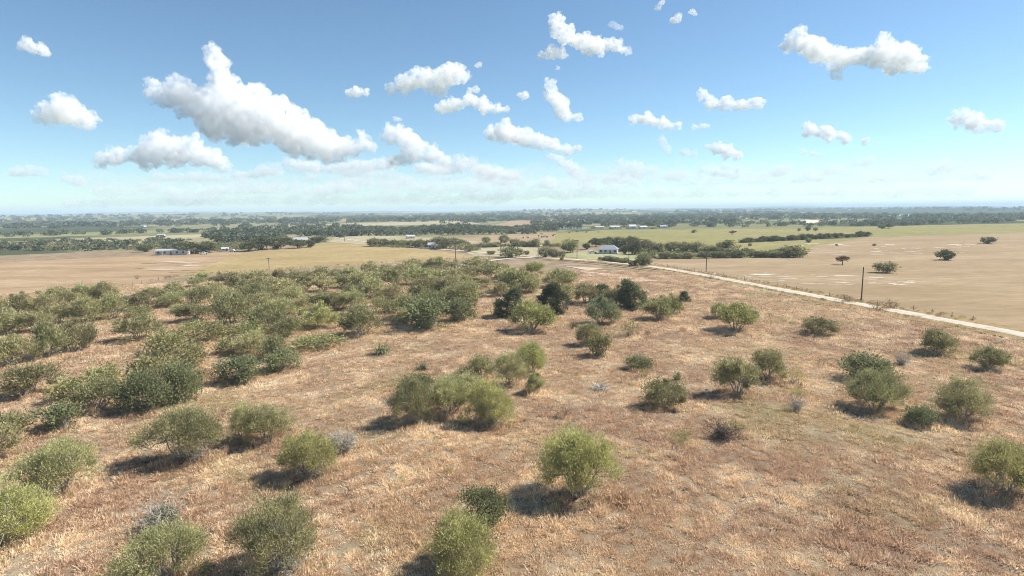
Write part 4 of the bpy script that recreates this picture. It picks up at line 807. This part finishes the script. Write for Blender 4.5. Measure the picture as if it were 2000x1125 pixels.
COW = [cow_mesh(plain('black hide', (.025, .022, .02), .8, .2)), cow_mesh(plain('red hide', (.13, .06, .035), .8, .2))]
cows = [(1022, 466), (1031, 466), (1052, 463), (1058, 465), (1063, 464), (1068, 465), (1080, 462), (1083, 460), (1058, 459), (1112, 456), (1127, 454), (1137, 452), (1145, 455), (1150, 452.5), (1169, 455)]
for i, (x, y) in enumerate(sorted(cows)):
    p, k = G(x, y); o = link(bpy.data.objects.new('cow', COW[i % 5 == 3])); o.location = (p.x, p.y, .06); o.rotation_euler.z = rng.uniform(0, 6.28); o.scale = (1.15,)*3
    tag(o, f"{'reddish' if i % 5 == 3 else 'black'} cow, {ordinal(i+1)} from the left of the herd grazing in the green pasture", 'cow', 'cattle grazing in the pasture')
print('built', round(time.time()-T0, 1))

# ================================================================== CLOUDS
def cloudmat(name, den, size):
    m, n, out = newmat(name); v = n.nodes.new('ShaderNodeVolumePrincipled'); v.inputs['Color'].default_value = (1, 1, 1, 1); v.inputs['Anisotropy'].default_value = 0
    tc = n.nodes.new('ShaderNodeTexCoord'); f = noise(n, tc.outputs['Object'], 1.5/size, 6, .68, .4)
    mr = n.nodes.new('ShaderNodeMapRange'); mr.inputs[1].default_value = .40; mr.inputs[2].default_value = .74; mr.inputs[3].default_value = 0; mr.inputs[4].default_value = den*1.8
    n.links.new(f, mr.inputs[0]); n.links.new(mr.outputs[0], v.inputs['Density'])
    n.links.new(v.outputs[0], out.inputs['Volume']); return m
PUFF = bpy.data.textures.new('puff', 'CLOUDS'); PUFF.noise_depth = 3
_ib = bmesh.new(); bmesh.ops.create_icosphere(_ib, subdivisions=2, radius=1); _ib.verts.ensure_lookup_table(); ICV = np.array([v.co for v in _ib.verts]); ICF = np.array([[v.index for v in f.verts] for f in _ib.faces]); _ib.free()
def cloud(label, lumps, tau=3.2, base=1500, flat=.3, seed=1, fuzz=1.0, vox=2.2):
    """cumulus: heaps of puffs merged into one closed skin round an even fog; tau = optical depth of one mean puff"""
    r_ = random.Random(seed); yb = max(y+r*.7 for x, y, r in lumps); xm = sum(l[0] for l in lumps)/len(lumps); D = min((base-H)/max(ray(xm, yb).z, .02), 42000); sc = D/F; zb = H+ray(xm, yb).z*D
    sph = []; lumps = list(lumps)
    for a, (x, y, r) in enumerate(lumps[:]):                     # fill the saddles between neighbouring heaps
        for x2, y2, r2 in lumps[:a]:
            if 1.0*max(r, r2) < math.hypot(x-x2, y-y2) < 1.5*(r+r2): lumps.append(((x+x2)/2+r_.uniform(-2, 2), (y+y2)/2+r_.uniform(0, 3), min(r, r2)*r_.uniform(.7, .95)))
    for x, y, r in lumps:
        c = Vector((0, 0, H))+ray(x, y)*D; c.y += r_.uniform(-.7, .7)*r*sc; sph.append((c, r*sc*.88))
        for i in range(15):
            d = Vector((r_.gauss(0, 1), r_.gauss(0, 1), r_.gauss(.3, 1))).normalized(); r2 = r*sc*r_.uniform(.22, .52); c2 = c+d*r*sc*.84; sph.append((c2, r2))
            for j in range(4):
                d2 = (d+Vector((r_.gauss(0, .7), r_.gauss(0, .7), r_.gauss(.1, .7)))).normalized(); sph.append((c2+d2*r2*.88, r2*r_.uniform(.28, .48)))
    o0 = sph[0][0]; vs = []; fs = []
    for i, (c, r) in enumerate(sph):
        p = ICV*r+np.array(c-o0); zz = zb-o0.z; p[:, 2] = np.where(p[:, 2] < zz, zz+(p[:, 2]-zz)*flat, p[:, 2]); vs.append(p); fs.append(ICF+i*len(ICV))
    me = npmesh('cloud', np.concatenate(vs), tris=np.concatenate(fs)); ob = link(bpy.data.objects.new('cloud', me)); ob.location = o0
    md = ob.modifiers.new('r', 'REMESH'); md.mode = 'VOXEL'; md.voxel_size = vox*sc
    rm = sum(l[2] for l in lumps)/len(lumps); t = PUFF.copy(); t.noise_scale = .75*rm*sc
    d = ob.modifiers.new('d', 'DISPLACE'); d.texture = t; d.strength = .75*rm*sc*fuzz; d.mid_level = .5; d.texture_coords = 'LOCAL'
    t2 = PUFF.copy(); t2.noise_scale = .3*rm*sc; d = ob.modifiers.new('d', 'DISPLACE'); d.texture = t2; d.strength = .42*rm*sc*fuzz; d.mid_level = .5; d.texture_coords = 'LOCAL'
    m2 = bpy.data.meshes.new_from_object(ob.evaluated_get(bpy.context.evaluated_depsgraph_get())); ob.modifiers.clear(); ob.data = m2; bpy.data.meshes.remove(me)
    m2.materials.clear(); m2.materials.append(cloudmat('cloud vapour', .6*tau/(rm*sc), rm*sc)); return tag(ob, label, 'cloud', 'cumulus clouds')
CL = [
 ('huge white cumulus bank with a tall plume, sloping down to the right, upper left', [(412, 108, 20), (425, 128, 20), (436, 148, 19), (452, 166, 16), (294, 163, 13), (346, 168, 21), (330, 190, 24), (380, 196, 27), (420, 186, 28), (302, 190, 14), (470, 200, 30), (505, 196, 27), (400, 230, 37), (450, 236, 42), (500, 236, 42), (545, 236, 37), (580, 252, 34), (620, 268, 31), (560, 276, 28), (650, 286, 25), (612, 294, 24), (690, 288, 19), (712, 276, 14), (726, 290, 11), (702, 258, 8), (640, 306, 18), (480, 262, 24)], 3.2),
 ('rounded cream cumulus low at the left edge', [(262, 302, 18), (288, 287, 18), (314, 277, 20), (350, 286, 21), (384, 277, 15), (330, 306, 23), (290, 312, 19), (380, 306, 21), (414, 310, 20), (438, 324, 15), (230, 305, 18), (200, 315, 15)], 2.6),
 ('white cumulus trailing down to the right, centre left', [(762, 262, 18), (788, 268, 19), (812, 284, 19), (845, 300, 16), (868, 312, 13), (768, 316, 15), (800, 306, 16)], 2.6),
 ('bright cloud with an upright horn, upper centre right', [(1088, 38, 15), (1085, 58, 13), (1108, 70, 17), (1140, 86, 18), (1170, 88, 17), (1200, 92, 14), (1226, 98, 9), (1152, 104, 9)], 2.6),
 ('small flat cloud under the horned cloud', [(1076, 105, 14), (1098, 106, 11), (1056, 108, 8)], 2.2),
 ('loaf-shaped white cloud at upper centre left', [(790, 166, 19), (820, 156, 20), (850, 150, 20), (886, 146, 22), (905, 150, 13), (764, 173, 11), (858, 176, 14)], 2.6),
 ('small oval cloud left of the loaf-shaped one', [(697, 182, 12), (681, 182, 8), (714, 180, 8)], 2.0),
 ('ragged low cloud below the loaf-shaped one', [(864, 211, 14), (888, 206, 13), (915, 196, 14), (944, 206, 15), (972, 212, 11), (990, 211, 7)], 2.4),
 ('tall leaning white cloud right of centre', [(1073, 168, 12), (1080, 190, 16), (1096, 210, 17), (1106, 228, 12), (1130, 230, 9)], 2.6),
 ('white cumulus with a small tower and flat base, centre', [(964, 262, 16), (986, 240, 11), (996, 260, 20), (1022, 270, 18), (1052, 276, 16), (1082, 286, 14), (1110, 294, 12), (1130, 292, 8)], 2.6),
 ('big grey-bottomed cloud in two horns at the right edge', [(1543, 86, 16), (1560, 66, 15), (1576, 94, 23), (1606, 102, 23), (1640, 114, 22), (1670, 108, 14), (1692, 112, 20), (1726, 76, 14), (1735, 100, 20), (1746, 122, 22), (1636, 146, 12), (1765, 105, 22), (1790, 130, 20)], 3.2),
 ('oblong white cloud at right of centre', [(1374, 184, 11), (1390, 200, 13), (1420, 204, 14), (1450, 206, 13), (1480, 204, 12)], 2.6),
 ('low grey-based cloud below and left of the oblong one', [(1240, 232, 11), (1266, 232, 13), (1296, 240, 12), (1324, 248, 8)], 2.4),
 ('wedge-shaped cloud tapering right, right side', [(1574, 246, 9), (1590, 254, 14), (1620, 262, 14), (1655, 270, 11), (1690, 276, 8), (1714, 281, 5)], 2.6),
 ('small round cumulus low right of centre', [(1398, 292, 12), (1424, 295, 14), (1442, 305, 10), (1380, 286, 6)], 2.3),
 ('thin slanting wisp at the top edge', [(1284, 16, 6), (1292, 6, 6)], 1.6), ('small bright puff near the top edge', [(1322, 36, 9), (1312, 42, 6)], 2.0), ('tiny puff right of the small bright one', [(1350, 24, 6), (1358, 28, 4)], 1.6),
 ('small puff left of the tall leaning cloud', [(1024, 188, 9), (1014, 186, 5)], 1.8), ('tiny puff above the loaf-shaped cloud', [(934, 128, 7)], 1.6), ('small puff right of the loaf-shaped cloud', [(930, 176, 8), (918, 176, 6)], 1.5),
 ('dim broken cloud under the flat-based one at centre', [(1100, 318, 10), (1120, 330, 12), (1140, 338, 9)], 1.1), ('slanting ragged cloud low right of centre', [(1292, 274, 9), (1305, 290, 9), (1335, 298, 9), (1355, 302, 8)], 1.1), ('small flat puff right of the low grey-based cloud', [(1356, 248, 6), (1372, 247, 6), (1384, 246, 4)], 1.5),
 ('small dim puff under the wedge-shaped cloud', [(1568, 298, 7), (1590, 301, 7), (1606, 303, 5)], 1.1), ('dim puff below the small round cumulus', [(1418, 326, 9), (1440, 332, 8)], .9),
 ('flat grey cloud layer under the rounded cream one', [(300, 345, 10), (316, 347, 9), (332, 347, 10), (350, 346, 10), (370, 346, 11), (390, 345, 11), (410, 345, 11), (430, 347, 10), (446, 348, 8)], .7), ('tiny faint puff above the centre left cumulus', [(772, 233, 6), (782, 234, 4)], 1.0), ('faint shred by the horned cloud', [(1090, 133, 5)], .9), ('faint wisps at upper right', [(1195, 50, 7), (1205, 53, 6), (1214, 54, 6)], .6),
 ('soft cloud heap trailing below the huge bank, left of centre', [(560, 318, 10), (585, 322, 11), (612, 326, 12), (640, 330, 11), (668, 326, 11), (690, 320, 10)], 1.2), ('soft heap joining the centre left cumulus on its right', [(820, 326, 12), (845, 330, 13), (872, 332, 12), (898, 328, 11), (905, 318, 8)], 1.3),
 ('ragged heap low at centre, right of the soft heap', [(925, 322, 10), (948, 332, 12), (972, 338, 12), (996, 344, 10), (1010, 348, 7)], 1.2), ('broken heap under the flat-based centre cumulus', [(1075, 306, 9), (1092, 312, 10), (1112, 322, 10), (1135, 346, 10), (1120, 336, 11), (1150, 350, 8)], 1.2), ('soft low heap at right of centre under the small round cumulus', [(1375, 330, 8), (1395, 336, 10), (1418, 342, 9), (1440, 344, 8)], .9),
 ('outer cumulus at the far left', [(120, 210, 24), (150, 225, 26), (90, 228, 20), (180, 240, 18)], 2.6), ('outer cumulus at the far right', [(1880, 230, 18), (1915, 240, 20), (1945, 248, 14)], 2.6), ('outer small cloud at the upper left', [(60, 90, 14), (84, 98, 14)], 2.2)]
for i, (lb, lu, tau) in enumerate(CL): cloud(lb, lu, tau, seed=300+i)
LOW = [(495, 338), (540, 336), (600, 326), (620, 345), (690, 330), (740, 322), (760, 340), (840, 330), (880, 345), (900, 322), (935, 330), (960, 345), (985, 340), (1010, 350), (560, 362), (430, 370), (350, 378), (640, 365), (1180, 350), (1210, 348), (1260, 330), (1320, 342), (1540, 332), (1640, 330), (1700, 318), (1660, 350), (1480, 352), (1250, 362), (800, 352), (700, 352), (150, 350), (60, 335), (1850, 330), (1920, 345), (300, 362), (480, 352), (520, 374), (610, 380), (680, 372), (770, 366), (850, 372), (920, 362), (1000, 372), (1080, 362), (1130, 356), (1160, 372), (1300, 372), (1390, 358), (1440, 374), (1530, 362), (1590, 345), (1620, 372), (1720, 350), (1100, 384), (380, 388), (760, 386)]
for i, (x, y) in enumerate(sorted(LOW)):
    r_ = random.Random(900+i); n_ = r_.randint(2, 4); s = r_.uniform(9, 18)+4*max(0, (356-y)/30)
    cloud(f'faint low cloud, {ordinal(i+1)} from the left in the pale band above the horizon', [(x+(j-n_/2)*s*1.2, y+r_.uniform(-5, 4), s*r_.uniform(.55, 1)) for j in range(n_)], r_.uniform(.3, .6)+.5*max(0, (362-y)/40), seed=700+i, vox=2.4)['group'] = 'faint low clouds above the horizon'
for i, (x0, x1, y, r, lb) in enumerate(((150, 1000, 346, 15, 'upper milky cloud veil over the left horizon'), (950, 1880, 336, 15, 'upper milky cloud veil over the right horizon'), (180, 700, 366, 13, 'thin milky cloud veil low over the left horizon'), (640, 1240, 360, 14, 'thin milky cloud veil low over the middle of the horizon'), (1180, 1850, 352, 14, 'thin milky cloud veil low over the right horizon'), (120, 1000, 388, 9, 'lowest pale veil along the left horizon'), (900, 1900, 380, 10, 'lowest pale veil along the right horizon'))):
    r_ = random.Random(1200+i); n_ = int((x1-x0)/(r*1.0)); cloud(lb, [(x0+(x1-x0)*(j+.5)/n_, y-(x0+(x1-x0)*j/n_-1000)*.009+r_.uniform(-4, 4), r*r_.uniform(.7, 1.15)) for j in range(n_)], .26 if i < 2 else .5, seed=1300+i, vox=4.0, fuzz=.8)['group'] = 'faint low clouds above the horizon'
print('clouds', round(time.time()-T0, 1))

# ================================================================== HAZE
m, n, out = newmat('haze'); v = n.nodes.new('ShaderNodeVolumePrincipled'); v.inputs['Density'].default_value = 1.6e-4; v.inputs['Color'].default_value = (.64, .82, 1, 1); n.links.new(v.outputs[0], out.inputs['Volume'])
bm = bmesh.new(); boxm(bm, -14600, 14600, -14600, 14600, -50, 90); me = bpy.data.meshes.new('haze'); bm.to_mesh(me); bm.free(); me.materials.append(m); o = link(bpy.data.objects.new('haze', me)); o['kind'] = 'stuff'; o['label'] = 'thin pale haze lying over the valley'
print('done', round(time.time()-T0, 1))
